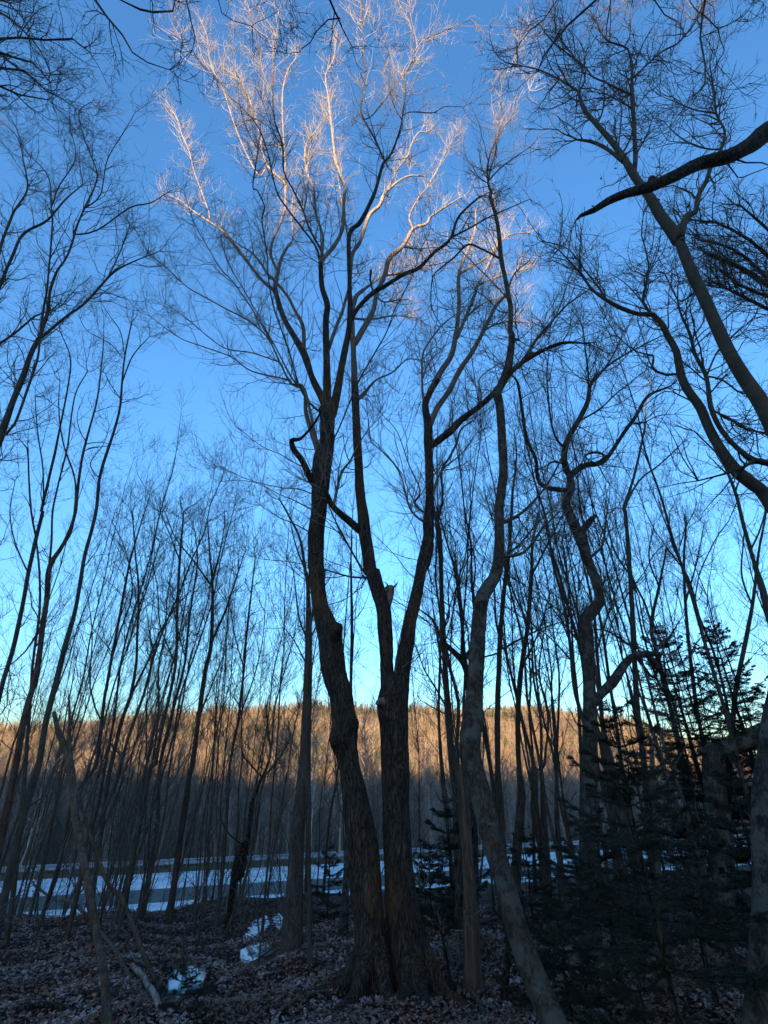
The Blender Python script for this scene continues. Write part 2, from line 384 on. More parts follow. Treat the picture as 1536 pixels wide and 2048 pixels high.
def traced(name, label, bark_m, strands, Y0, twigs='twig', cat='tree', detail=0, base=True, tw=True, limb_m=None, thin=1.0, **ck):
    """strands[0] is the trunk; a strand either continues a parent (index) or starts free (None)"""
    built = []; root = None; parts = []; q0 = strands[0]['px'][0]
    if base and -40 < q0[0] < 1570 and 1780 < q0[1] < 2048:       # stand the foot exactly where its pixel meets the ground
        g_ = G(q0[0], q0[1]); kY = g_[1] / Y0
        if g_[1] < 17 and .7 < kY < 1.5:
            Y0 *= kY
            for s in strands: s['Y1'] = s['Y1'] * kY if s['Y1'] else None
    for si, s in enumerate(strands):
        q = s['px']; x = np.array([a[0] for a in q]); y = np.array([a[1] for a in q]); w = np.array([a[2] for a in q]) * thin
        par = s['parent']
        if par is not None and par >= 0:
            pp = built[par]
            dd = (pp['x'] - x[0]) ** 2 + (pp['y'] - y[0]) ** 2; k = int(dd.argmin()); Ys = pp['Y'][k]
            x[0] = x[0] * .6 + pp['x'][k] * .4; y[0] = y[0] * .6 + pp['y'][k] * .4
        else: Ys = Y0 if not isinstance(par, float) else -par
        L = np.concatenate([[0], np.cumsum(np.hypot(np.diff(x), np.diff(y)))]); t = L / L[-1]
        Y1 = s['Y1'] if s['Y1'] is not None else Ys
        Yv = Ys + (Y1 - Ys) * t
        pts = np.array([P(a, b_, c) for a, b_, c in zip(x, y, Yv)])
        rad = np.array([.5 * ww * depth_at(a, b_, c) / FPX / math.sqrt(1 + .8 * min(1, abs(a - 768) / FPX) ** 2) for a, b_, c, ww in zip(x, y, Yv, w)])
        if par is not None and par >= 0:              # root the limb inside its parent, so that nothing gapes at the fork
            pp = built[par]; a0 = P(pp['x'][k], pp['y'][k], pp['Y'][k])
            if np.linalg.norm(a0 - pts[0]) > .015: pts = np.vstack([a0, pts]); rad = np.concatenate([[rad[0]], rad])
        bx_, by_, bY = x, y, Yv
        if s['world'] is not None:                    # a lead-in given in metres, (x, y, z, radius)
            wp = np.array([q_[:3] for q_ in s['world']], float); wr = np.array([q_[3] for q_ in s['world']])
            pts = np.vstack([wp, pts]); rad = np.concatenate([wr, rad])
        elif (par is None or isinstance(par, float)) and base:
            g0 = gnd(pts[:, 0], pts[:, 1]); keep = pts[:, 2] > g0 + .02; pts, rad = pts[keep], rad[keep]
            g0 = float(gnd(pts[0, 0], pts[0, 1]))
            if pts[0, 2] > g0 + .02:
                d = pts[0] - pts[min(2, len(pts) - 1)]; d = d / max(.2, -d[2]) if d[2] < -.1 else np.array([0, 0, -1.])
                d[:2] = np.clip(d[:2], -.5, .5); h = pts[0, 2] - g0
                low = pts[0] + d * h; low[2] = float(gnd(low[0], low[1])) - .12
                if h > .6:
                    mid = low * .85 + pts[0] * .15; mid[2] = low[2] + .35
                    pts = np.vstack([low, mid, pts]); rad = np.concatenate([[rad[0] * 1.3], [rad[0] * 1.06], rad])
                else: pts = np.vstack([low, pts]); rad = np.concatenate([[rad[0] * 1.25], rad])
            else: pts[0, 2] -= .15
        step = .05 if detail == 2 else .12 if detail == 1 else .3
        rp, rr = resample(pts, np.maximum(rad, .003), step)
        if detail < 2 and rr.max() < .08:
            k = len(rp); nx_ = np.array([noise.noise_vector((i * step * 1.6, si * 3.3, Y0)) for i in range(k)]); rp = rp + nx_ * np.minimum(.03, rr * .6)[:, None]
        built.append(dict(x=bx_, y=by_, Y=bY, pts=rp, rad=rr))
        if root is None:
            o0 = rp[0].copy(); root = thing(name, label, cat, tuple(o0))
        big = rr.max() > .03
        sides = (44 if detail == 2 and rr.max() > .1 else 14 if big else 7)
        V, Q = rough_tube(rp - o0, rr, sides, furrow=(.017 if detail == 2 and rr.max() > .1 else 0), lump=(.2 if big else .1), seed=si + Y0)
        pn = 'trunk' if (si == 0 or s.get('trunk')) else 'limb'
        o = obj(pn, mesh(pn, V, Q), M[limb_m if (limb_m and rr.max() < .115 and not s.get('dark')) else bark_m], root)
        if s.get('label'): o['label'] = s['label']
    if tw:
        res = crown([(b_['pts'] - o0, b_['rad']) for b_, s_ in zip(built, strands) if not s_.get('bare')], **ck)
        if res: obj('crown', mesh('crown', *res), M[twigs], root)
    root['_b'] = 0; del root['_b']
    return root, built, o0

# --- the big double-trunked maple in the middle
mp = [
 S(None, 6.6, 'F', '752 1992 110  748 1960 84  742 1900 68  738 1850 64  732 1790 62  727 1700 60  715 1620 54', 'h', '543 1536 165  520 1400 175  497 1300 215  500 1200 190  480 1100 180  458 950 180  415 800 190  395 660 196  385 540 186  355 430 170  312 300 130  288 150 122  282 0 126', 'g', '276 1400 128  280 1200 130  288 1100 127  300 1000 128  306 900 130  315 800 138  322 700 145  335 600 140  362 500 112  365 300 118  360 220 120'),   # 0 trunk A
 S(None, 6.6, 'F', '826 1992 120  822 1960 88  808 1850 72  800 1750 62  797 1700 60  793 1620 58', 'h', '890 1536 218  885 1350 212  882 1200 215  868 1050 228  875 930 205  882 850 150  885 800 60'),   # 1 trunk B
 S(1, 7.2, 'h', '845 1150 120  832 950 112  822 800 104  818 700 96  815 600 100  805 450 112  795 300 115  750 150 110  705 0 112', 'g', '690 1480 100  670 1300 95  645 1150 95  640 1050 88  620 900 70  605 700 70  595 500 66  585 300 62  580 150 56  572 20 52'),  # 2 B1
 S(1, 6.9, 'h', '925 1150 120  930 950 112  935 830 118  950 700 120  980 550 112  1000 400 96  1045 200 92  1085 0 90', 'g', '1105 1400 108  1140 1220 84  1138 1100 90  1145 1000 76  1150 900 60  1145 700 62  1135 500 60  1135 350 68  1115 200 50  1150 100 46  1210 0 40'),  # 3 B2
 # limbs of A
 S(0, 7.8, 'c', '1290 1536 60  1240 1430 50  1180 1250 55  1090 1100 46  1010 940 40  960 760 38'),   # 4 A1
 S(4, 9.6, 'c', '940 770 28  850 680 22  740 540 24  600 360 24  540 300 20  450 240 16  330 160 12  250 90 8  100 20 5'),  # 5
 S(4, 9.6, 'c', '960 740 28  990 600 28  1010 520 24  1060 430 20  1095 370 12  1090 200 9  1095 80 8  1110 20 6'),  # 6
 S(6, 10.5, 'c', '975 640 20  930 500 20  940 400 20  1010 230 20  1035 150 20  1040 0 20', 'a', '1030 1400 19  900 1270 14  850 1100 13  830 980 12  790 850 10  750 730 9  660 590 7  560 520 5'),  # 7 lit
 S(7, 11.0, 'a', '1030 1420 16  1040 1250 13  1035 1150 12  1020 950 12  1020 700 11  1060 540 9  1120 440 7  1115 370 4'),  # 8 lit
 S(7, 10.8, 'a', '800 1400 12  750 1200 11  680 1040 11  630 900 10  560 680 9  490 550 8  450 420 6  440 280 5  390 150 4'),  # 9 lit
 S(5, 10.6, 'a', '460 1620 11  420 1536 10  340 1320 10  300 1160 9  240 1020 8  200 900 6  130 780 4'),  # 10 lit
 S(4, 7.2, 'c', '1180 1240 32  1175 1050 28  1110 920 24  1060 820 22  980 720 20  900 640 18  850 560 16  780 480 12  700 430 9  600 360 6'),  # 11
 S(0, 6.0, 'g', '355 240 75', 'c', '1360 1536 58  1355 1250 52  1350 1000 46  1360 880 44  1320 740 40  1310 580 40'),  # 12 A2
 S(12, 9.6, 'c', '1325 510 32  1420 420 30  1480 280 28  1490 60 22', 'a', '1500 1430 21  1430 1250 18  1400 1030 16  1370 750 12  1350 580 10  1410 450 8  1440 260 5'),  # 13 lit
 S(12, 8.9, 'c', '1320 500 26  1325 350 20  1280 200 18  1260 0 18', 'a', '1250 1430 16  1200 1300 14  1190 1180 12  1210 1090 10  1290 980 7  1350 860 4'),  # 14 lit
 S(12, 5.6, 'c', '1300 520 18  1270 430 16  1150 270 14  1060 150 14  970 0 12', 'a', '900 1160 11  820 960 10  690 810 9  600 730 8  490 570 7  280 380 7  190 260 6  180 100 5  220 0 4'),  # 15 dark, reaches upper left
 S(12, 5.4, 'c', '1320 400 16  1230 310 15  1180 170 14  1100 0 13', 'a', '1030 1320 13  1015 1100 12  950 880 11  945 500 9  965 300 8  965 100 6  940 0 5'),  # 16 dark
 S(12, 8.2, 'c', '1370 1240 28  1430 1050 26  1480 920 24  1536 700 20  1540 500 16', 'a', '1480 1600 12  1450 1400 8'),  # 17
 S(0, 5.9, 'g', '420 260 70', 'd', '55 1536 62  100 1300 50  150 1020 44  150 700 32  150 350 34  230 250 34  300 120 30  350 0 26', 'b', '400 1280 22  420 1240 20'),  # 18 A3 dark
 S(18, 5.0, 'b', '420 1240 18  470 1180 17  530 1020 14  560 880 11  580 680 10  570 580 9  630 470 9  645 400 8  620 200 7  610 60 6  590 0 5'),
 S(19, 4.8, 'b', '640 405 7  720 310 7  830 260 6  920 220 6  1080 150 4'),
 S(18, 5.2, 'b', '420 1240 16  340 1060 14  240 860 12  265 650 10  260 350 9  230 0 7'),
 S(21, 5.4, 'b', '290 950 9  340 870 8  450 730 8  560 570 7  640 470 5'),
 S(19, 5.4, 'b', '550 900 9  620 860 8  790 865 8  880 820 6  1020 820 4'),
 S(19, 5.0, 'b', '540 930 8  480 780 7  440 570 6  415 400 6  420 280 5  370 170 4'),
 S(18, 6.4, 'd', '160 1000 42  220 900 34  330 790 34  420 740 32  560 650 30  680 600 28  800 480 26  920 380 24  980 220 18  1060 130 16  1150 50 14'),  # 25
 S(25, 6.8, 'd', '930 360 16  1060 300 14  1200 220 12  1350 150 9  1536 70 6'),
 S(25, 6.1, 'd', '340 800 14  310 700 14  315 615 20'),
 S(0, 5.6, 'g', '330 640 12  370 530 12  440 400 12  540 160 11', 'd', '200 1500 12  350 1240 11  430 1100 10  500 910 9  560 800 8  640 640 7  700 450 6  760 350 4'),
 # left boughs of A
 S(0, 7.0, 'g', '300 620 42  240 400 36  200 250 32  185 80 24', 'c', '1080 1480 18  1000 1330 14  900 1130 13  750 1000 12  560 900 10  400 810 9  280 740 8  130 600 7  0 500 6'),
 S(29, 7.6, 'c', '1000 1320 12  780 1250 10  590 1220 9  450 1130 8  300 1000 7  120 870 5'),
 S(29, 7.4, 'c', '1040 1440 12  780 1390 12  620 1280 10  400 1200 9  220 1130 7  0 970 5'),
 S(29, 6.2, 'c', '960 1200 12  800 940 11  650 720 9  540 600 9  450 450 8  330 230 7  260 0 4'),
 S(0, 6.1, 'g', '250 520 24  190 80 22  100 0 16', 'c', '950 1180 10  740 800 9  600 560 8  540 350 6'),
 S(0, 6.0, 'c', '1240 1700 18  1160 1536 14  1080 1280 14  1030 1130 12  950 900 11  910 680 10  900 500 10  860 230 12  880 130 12  820 0 9', 'a', '790 1430 9  830 1150 9  850 950 8  850 700 7  830 400 6  790 200 5  770 90 4'),
 S(34, 5.4, 'a', '830 1150 8  740 980 7  690 800 6  665 580 6  600 340 5  610 180 3'),
 S(0, 5.6, 'g', '260 820 60  235 760 50  170 620 50  110 540 48  90 465 38  150 455 26  210 400 20  290 290 16  330 200 10'),   # dead crook
 S(0, 7.6, 'g', '260 720 12  120 640 9  0 570 7', 'F', '520 890 1.6  470 850 1.2'),
 S(0, 7.8, 'g', '260 880 12  150 840 9  0 825 7', 'F', '500 960 1.6  430 930 1.2'),
 S(0, 7.2, 'g', '250 1010 12  100 920 9  0 880 7', 'F', '510 965 1.6  460 960 1.2'),
 S(0, 6.0, 'g', '250 1180 12  100 1100 9  0 1060 8', 'F', '520 1010 1.6'),
 # limbs of B1
 S(2, 9.2, 'd', '185 1400 48  175 1150 42  165 950 36  150 750 34  170 500 30  230 400 28  300 200 28  380 120 26  420 30 24', 'b', '530 1390 16  620 1350 11  720 1355 6'),  # 41 lit
 S(41, 10.4, 'd', '200 1200 44  270 1040 42  330 930 38  360 800 30  420 650 34  460 520 38  560 430 30  640 300 26  740 260 20  780 200 16  900 120 12  1000 60 8'),  # 42 lit
 S(42, 10.9, 'd', '635 300 16  610 200 14  680 60 10  730 0 8', 'b', '780 1380 10  850 1250 8  920 1110 6  1000 1020 4'),
 S(41, 10.8, 'b', '400 1536 20  460 1420 16  520 1300 14  600 1190 13  620 1120 12  680 1020 11  740 1015 8  800 970 5'),
 S(41, 12.5, 'd', '175 900 34  200 820 34  240 780 28  300 735 18  380 680 12  500 640 9  620 620 6'),  # lit cluster
 S(41, 13.0, 'd', '180 1010 20  330 990 14  450 970 12  580 970 8  700 1000 5'),
 S(42, 12.8, 'd', '430 660 16  560 640 12  700 600 10  860 560 6'),
 S(42, 12.4, 'd', '540 440 14  680 450 10  800 440 8  900 460 5'),
 S(42, 12.0, 'd', '360 820 14  420 860 12  560 840 8  640 850 5'),
 S(2, 6.5, 'g', '610 1170 62  480 1040 50  400 960 45  370 890 36  340 840 20'),
 S(50, 6.9, 'g', '420 960 24  470 720 20  540 620 16  600 500 12  680 380 8  800 250 5'),
 S(2, 6.0, 'g', '650 1520 18  530 1280 16  400 1030 10  370 950 8  300 860 5'),
 S(2, 8.6, 'g', '600 140 34  640 110 30  740 0 14', 'd', '480 1400 12  600 1300 9  740 1320 6'),
 S(2, 6.6, 'g', '700 1536 20  540 1510 16  340 1455 10  100 1400 7', 'F', '540 1120 1.6'),
 # limbs of B2
 S(3, 8.4, 'g', '1115 180 30', 'd', '710 1536 17  710 1300 16  740 1200 14  860 1040 12  960 960 7'),
 S(3, 10.2, 'd', '770 1536 46  850 1400 45  930 1270 40  960 1150 36  990 900 30  990 650 26  1050 480 20  1110 310 16  1120 150 10'),  # 56 lit
 S(56, 13.0, 'd', '1000 640 22  1100 580 18  1200 520 18  1300 400 14  1400 340 10  1536 330 6'),
 S(56, 12.0, 'd', '985 1130 26  1040 980 22  1090 860 22  1150 700 18  1220 560 14  1300 350 10', 'b', '1260 1536 6'),
 S(58, 13.5, 'd', '1130 760 16  1220 690 14  1350 650 10  1536 600 6'),
 S(58, 13.0, 'd', '1060 960 14  1200 860 10  1350 820 8  1500 790 5'),
 S(3, 8.6, 'g', '1160 360 46  1200 230 42  1280 110 40', 'd', '920 1536 40  1000 1380 40  1100 1230 34  1180 1080 30  1270 900 26  1350 800 22  1420 640 12  1536 540 7'),  # 61
 S(61, 13.0, 'd', '1180 1080 16  1280 1030 14  1400 1010 10  1536 1020 6'),
 S(3, 6.5, 'g', '1165 520 50  1300 400 56  1400 300 48  1536 200 44', 'F', '988 785 11  1020 745 10  1050 722 8  1118 687 6  1178 687 3'),  # 63
 S(63, 7.6, 'g', '1200 470 20  1300 370 18  1536 170 14', 'd', '1150 1450 10  1300 1330 7'),
 S(3, 6.0, 'g', '1090 1090 18  1000 990 15  930 740 11  830 590 9  700 480 6'),
 S(3, 5.8, 'g', '1090 1030 20  1035 945 18  1075 850 12  990 650 9  900 400 7  780 260 5'),
 S(3, 6.6, 'g', '1180 880 20  1240 700 16  1400 560 10  1536 370 6'),
 S(0, 6.35, 'h', '400 560 150  425 480 120  448 440 84  458 425 50'),
 S(0, 6.5, 'h', '385 740 150  345 700 110  325 690 60'),
 S(0, 6.4, 'h', '480 1330 200  430 1300 130  405 1290 70'),
 S(0, 6.4, 'h', '520 1240 170  560 1180 110  580 1150 50'),
 S(1, 6.4, 'h', '840 1020 120  780 1015 70  752 1020 40  742 1030 20'),
 S(2, 6.9, 'h', '810 330 70  830 230 66  848 160 60  852 130 56'),   # broken stub
 S(2, 6.85, 'h', '862 170 26  880 125 16  905 95 6'),
 S(2, 6.95, 'h', '838 150 24  826 115 14  806 92 5'),
]
mp[1]['trunk'] = True
mp[73]['label'] = 'short splintered stub of a broken limb'
for q_ in (3, 4, 12, 15, 16, 18, 19, 20, 21, 22, 23, 24, 25, 26, 27, 28, 34, 35, 36, 50, 52, 63): mp[q_]['dark'] = True  # trunk bark carried on; its darker colour paints shade on the unlit limbs
for q_ in (27, 36, 68, 69, 70, 71, 72, 73, 74, 75): mp[q_]['bare'] = True
mp[36]['label'] = 'dead crooked limb bent back on itself'
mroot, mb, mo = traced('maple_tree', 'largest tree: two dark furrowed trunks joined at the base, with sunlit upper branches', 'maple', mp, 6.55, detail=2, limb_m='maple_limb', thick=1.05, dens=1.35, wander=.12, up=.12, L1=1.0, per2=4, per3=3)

for bi, angs in ((0, (150, 200, 240, 285, 100)), (1, (20, 330, 290, 60, 250))):
    c_ = mb[bi]['pts'][0]
    for kk, a_ in enumerate(angs):
        a_ = R_(a_ + 9 * math.sin(kk * 5 + bi)); dv = np.array([math.cos(a_), math.sin(a_), 0]); ln = .42 + .3 * abs(math.sin(kk * 2.3 + bi))
        q = [c_ + dv * t_ for t_ in (.08, .24, .36, .36 + ln * .5, .36 + ln)]; zz = (.5, .22, .07, .015, -.05)
        q = [np.array([p_[0], p_[1], float(gnd(p_[0], p_[1])) + z_]) for p_, z_ in zip(q, zz)]
        rp, rr = resample(q, [.1, .1, .075, .045, .015], .05)
        obj('root', mesh('root', *rough_tube(rp - mo, rr, 14, .006, .3, seed=kk + bi * 7, cap=False)), M['maple'], mroot)
# --- leaning pale tree right of the maple
ct = [
 S(None, 7.4, 'F', '1140 2110 58  1110 2048 52  1085 1990 50  1060 1930 48  1035 1860 46  1015 1790 44  1000 1730 42  985 1680 42  968 1610 42  950 1550 44  940 1500 44  943 1460 40  948 1400 36  952 1340 30  957 1260 28  963 1200 28  975 1175 27  990 1150 24  998 1100 20', '4', '460 1024 38  470 940 36  478 860 36  470 700 34  463 600 32  450 550 34'),
 S(0, 7.2, '4', '450 555 30  490 470 36  505 400 28  512 320 26', 'd', '1385 1080 40  1385 900 36  1350 700 34  1310 500 34  1300 350 30  1270 180 28  1230 50 26', 'b', '1240 1480 18  1215 1400 16  1240 1270 14  1270 1180 11  1290 1000 8  1310 750 7  1330 600 6  1400 480 5  1536 200 3'),
 S(1, 6.6, 'b', '1215 1420 14  1210 1270 12  1270 1090 9  1420 860 7  1536 700 5'),
 S(1, 7.0, 'b', '1220 1380 12  1310 1290 10  1430 1200 8  1536 1130 6'),
 S(1, 6.8, 'd', '1300 540 18  1180 460 16  1060 420 16  950 520 14  850 600 12  790 670 10  775 850 9  800 950 8  860 1050 6'),
 S(1, 7.1, 'd', '1385 1165 30  1450 1150 22'),
 S(1, 9.0, 'd', '1395 1400 38  1470 1330 34  1536 1250 30', 'f', '0 780 28  60 700 22  120 600 18  200 510 14  300 400 12  400 330 8  500 260 5'),
 S(6, 9.6, 'f', '60 715 16  240 650 12  300 635 10  480 630 6'),
 S(6, 9.2, 'f', '110 620 12  200 520 10  260 400 8  330 200 6  420 60 4'),
 S(1, 7.6, 'd', '1370 830 10  1280 740 9  1100 560 8  940 400 5'),
 S(1, 7.8, 'd', '1380 960 10  1300 930 9  1200 830 8  1100 760 6'),
 S(0, 8.2, '6', '478 190 16  560 160 12  640 60 9  700 0 7'),
 S(0, 8.6, 'F', '1005 1060 8  1050 1020 6  1100 960 4  1140 880 3'),
]
traced('pale_leaning_tree', 'pale grey tree leaning across from the bottom edge, just right of the double-trunked maple', 'pale', ct, 5.2, detail=2, thick=1.15, dens=1.15, L1=.95)
# --- dead barkless trunk behind it
dt = [S(None, None, 'F', '948 1985 46  944 1920 34  942 1850 31  938 1760 27  933 1680 24  928 1610 22  924 1560 22  922 1540 14  925 1525 5')]
traced('dead_snag', 'straight pale barkless snag standing behind the pale leaning tree', 'dead', dt, 6.9, detail=2, tw=False)
st = [S(None, None, 'F', '905 1985 5  896 1930 5  884 1870 5  872 1830 5  855 1800 4  840 1770 4'),
      S(0, None, 'F', '886 1880 4  905 1850 3  925 1838 2')]
traced('young_sapling', 'thin crooked sapling between the maple and the barkless snag', 'dark', st, 6.7, detail=1, dens=.7, L1=.35, L2=.2, L3=.1)
st = [S(None, None, 'F', '1012 2010 15  1010 1960 14  1014 1900 13  1013 1840 10  1008 1800 8')]
traced('broken_stump', 'narrow dark broken stump right behind the pale leaning tree', 'dark', st, 6.0, detail=1, tw=False)

# --- zigzag lichen tree
zt = [
 S(None, 9.2, 'F', '1183 1800 42  1181 1700 38  1180 1600 36  1180 1500 32  1179 1400 27  1177 1300 25  1173 1260 26  1170 1238 26  1186 1222 24  1198 1205 22  1196 1180 20  1186 1150 19  1172 1110 20  1160 1075 21  1146 1045 19  1136 1020 18  1131 1000 17', 'f', '320 1536 52  320 1450 46'),
 S(0, 8.9, 'f', '318 1440 44  290 1380 40  290 1270 38  350 1150 34  430 1000 30  450 880 20  520 800 16  600 740 13  720 670 10  880 590 6'),
 S(1, 8.6, 'f', '440 960 14  430 800 12  415 680 10  400 530 6'),
 S(1, 9.4, 'f', '440 900 16  530 790 13  600 680 10  650 560 6'),
 S(1, 9.2, 'f', '395 1090 14  500 1040 11  620 930 9  800 790 5'),
 S(1, 9.0, 'f', '290 1280 18  240 1230 15  200 1090 12  180 870 10  185 710 6'),
 S(0, 9.5, 'f', '325 1440 46  380 1400 40  430 1380 38  520 1370 30  600 1260 26  700 1120 24  800 960 20  930 900 12  990 850 7'),
 S(6, 9.1, 'f', '430 1385 20  500 1360 20  540 1325 20  500 1305 16  450 1305 14  412 1325 12  430 1350 8'),
 S(6, 9.5, 'f', '710 1130 12  780 1120 9  860 1080 7  960 1070 4'),
 S(1, 8.8, 'f', '275 1370 14  210 1362 13  182 1388 11  180 1420 8'),
 S(0, 7.9, 'f', '300 1536 32  170 1520 28  120 1460 26  110 1350 22  50 1200 20  20 1000 18  0 880 16', 'F', '1030 755 4'),
 S(0, 9.0, 'F', '1158 1068 16  1172 1052 15  1184 1038 13  1192 1030 5'),
 S(0, 9.3, 'F', '1188 1416 17  1205 1385 18  1225 1365 20  1245 1335 18  1262 1315 15  1290 1308 13  1322 1308 9'),
 S(12, 9.4, 'F', '1290 1309 10  1312 1330 12  1318 1338 9'),
 S(0, 9.5, 'F', '1185 1120 6  1205 1090 5  1210 1050 4  1215 1020 3'),
]
for q_ in (11, 13): zt[q_]['bare'] = True
zt[12]['label'] = 'broken dead limb arching to the side'
traced('zigzag_tree', 'lichen-spotted tree with zigzag trunk, short broken stub and curled loop branch', 'lichen', zt, 9.0, detail=1, thick=1.2, dens=1.3, L1=1.0)
FORBID.append(1)

# --- big smooth diagonal tree, upper right
et = [
 S(None, 5.3, 'F', '1880 2250 70  1850 2100 62  1800 1700 50  1700 1250 42  1600 980 38', 'f', '1536 1080 110  1400 860 95  1290 680 85  1210 500 80  1110 290 75  1050 160 70  990 0 62', 'e', '1000 1500 84  960 1440 78  880 1330 70  810 1210 60  740 1120 52  700 1060 54  640 960 40  560 850 34  480 760 30  400 660 24  370 560 18'),
 S(0, 5.0, 'e', '375 570 12  410 500 10  400 430 8  330 330 7  230 200 4'),
 S(0, 5.6, 'e', '370 560 14  260 490 11  130 430 9  0 400 6'),
 S(0, 5.1, 'e', '715 1070 34  720 1000 28  720 850 26  705 620 26  700 480 20  690 330 14  650 285 12  540 240 9  480 120 6'),
 S(3, 5.0, 'e', '655 290 10  690 200 8  680 0 5'),
 S(3, 5.2, 'e', '700 575 17  600 540 13  530 500 11  460 470 10  400 400 9  220 260 8  130 150 5'),
 S(3, 4.9, 'e', '700 485 12  880 320 11  1000 250 11  1110 100 12  1150 0 12'),
 S(0, 5.4, 'e', '650 1020 24  540 910 22  440 870 20  365 860 12'),
 S(0, 5.5, 'e', '1000 1470 52  1040 1330 45  1090 1300 36  1110 1200 32  1160 1110 30  1190 1020 28  1260 890 20  1270 800 16  1220 700 14  1205 560 11  1180 400 8  1200 300 5'),
 S(0, 5.1, 'e', '640 940 14  700 820 11  700 680 8  600 590 6'),
 S(0, 5.2, 'e', '490 765 12  520 680 11  530 560 9  510 380 5'),
 S(3, 5.2, 'e', '695 690 10  620 620 8  540 580 6  440 560 4'),
 S(8, 5.7, 'e', '1220 700 12  1100 680 9  1000 640 7  880 590 4'),
 S(8, 5.5, 'e', '1210 940 12  1100 900 10  980 830 8  890 740 4'),
 S(0, 5.8, 'f', '1110 300 14  1010 380 11  960 330 9  900 200 6'),
]
for q_ in et: q_['Y1'] *= .9
er, eb, eo = traced('smooth_bark_tree', 'tree with smooth grey-green trunk slanting in from the upper side edge, forked high up', 'smooth', et, 4.2, detail=1, thick=1.3, dens=1.6, L1=.8, L2=.42, L3=.22, twigs='twig_red')
# --- dark mossy branch tree (overhanging)
ft = [
 S(None, 2.9, 'F', '1536 262 42  1500 290 36  1455 314 31  1400 326 27  1350 352 25  1300 374 23  1255 386 18  1215 403 15  1188 420 12', 'e', '385 1325 22  350 1360 8', world=[(8.4, 2.9, -.3, .24), (8.3, 2.9, .4, .2), (8.0, 2.9, 4, .17), (7.5, 2.95, 7.5, .14), (6.3, 2.95, 8.9, .11), (5.2, 2.95, 8.8, .09)]),
 S(0, 2.9, 'e', '800 1175 40  812 1125 46  826 1098 50'),
 S(0, 3.0, 'e', '1310 970 12  1400 1000 11  1500 1000 9  1580 1030 6'),
 S(0, 3.1, 'e', '1270 1010 10  1350 1090 8  1450 1060 7  1560 1020 5'),
]
traced('dark_mossy_tree', 'tree beyond the edge reaching in with one thick near-black bare branch across the upper sky', 'dark', ft, 2.9, detail=1, base=False, dens=.12, L1=.5, L2=.3, tip=2, rmax=.03)
# --- dark green diagonal tree
gt = [
 S(None, 5.9, 'F', '1800 2200 60  1770 2080 50  1700 1500 42  1620 1150 34', 'f', '1536 1600 92  1490 1536 88  1350 1430 80  1240 1280 72  1170 1150 60  1120 1030 58  1040 920 54  1000 830 50  970 680 45  920 590 40  880 510 36  830 460 34  740 455 27  640 420 28  560 380 24  460 310 18  380 200 14  250 60 8'),
 S(0, 5.8, 'f', '830 465 22  770 380 18  790 250 16  800 150 12  775 20 9', 'e', '760 1450 8  770 1300 6'),
 S(0, 5.9, 'f', '990 820 19  910 830 18  850 810 18  820 780 18  830 710 14  740 690 9  620 600 7  540 480 5'),
 S(0, 5.6, 'F', '1660 1290 22  1600 940 19  1536 925 17', 'f', '1450 1350 45  1350 1280 34  1250 1170 32  1180 1030 34  1160 850 28  1090 700 24  1060 580 20  990 430 12  980 280 8'),
 S(3, 5.7, 'f', '1450 1360 26  1380 1400 20  1260 1440 16  1110 1480 10'),
 S(0, 6.2, 'f', '540 370 14  500 300 12  400 170 10  300 50 7', 'e', '150 1480 5'),
 S(3, 6.0, 'f', '1160 830 14  1230 680 12  1330 580 10  1450 480 7'),
 S(3, 6.2, 'f', '1200 1050 16  1300 1100 14  1400 1160 14  1536 1190 12'),
 S(3, 6.0, 'f', '1170 830 14  1260 860 13  1350 930 12  1420 950 10  1536 1010 8'),
 S(0, 6.4, 'f', '1110 1010 12  1000 960 10  900 930 8  760 1030 5'),
]
traced('green_grey_tree', 'dark green-grey tree with a long sinuous trunk curving below the smooth diagonal trunk', 'smooth', gt, 5.6, detail=1, thick=1.25, dens=1.6, L1=.85, L2=.42, L3=.22, twigs='twig_grey')
# --- dense twiggy hemlock-like canopy at the edge
ht = [
 S(None, 6.2, 'F', '1760 900 26  1700 720 22  1640 640 20  1590 600 18  1536 570 14  1480 535 10  1410 505 6', world=[(8.6, 6.2, -.8, .14), (8.4, 6.2, 2, .12), (7.8, 6.2, 5, .1)]),
 S(0, 6.0, 'F', '1600 605 12  1560 540 9  1500 480 7  1430 445 5  1380 440 3'),
 S(0, 5.9, 'F', '1620 620 12  1580 520 9  1536 460 7  1480 410 4'),
 S(0, 6.3, 'F', '1640 640 12  1580 640 9  1500 600 7  1420 560 4'),
 S(0, 6.3, 'F', '1600 600 12  1540 560 9  1470 500 6  1400 480 4'),
 S(0, 6.2, 'F', '1600 600 10  1560 600 8  1480 570 6  1440 540 4'),
]
traced('twiggy_tree', 'fine twiggy crown massed dark at the side edge below the near-black branch', 'dark', ht, 6.2, detail=0, base=False, dens=4.5, L1=.8, L2=.4, L3=.2, per2=6, per3=3, rmax=.09, twigs='twig_grey')

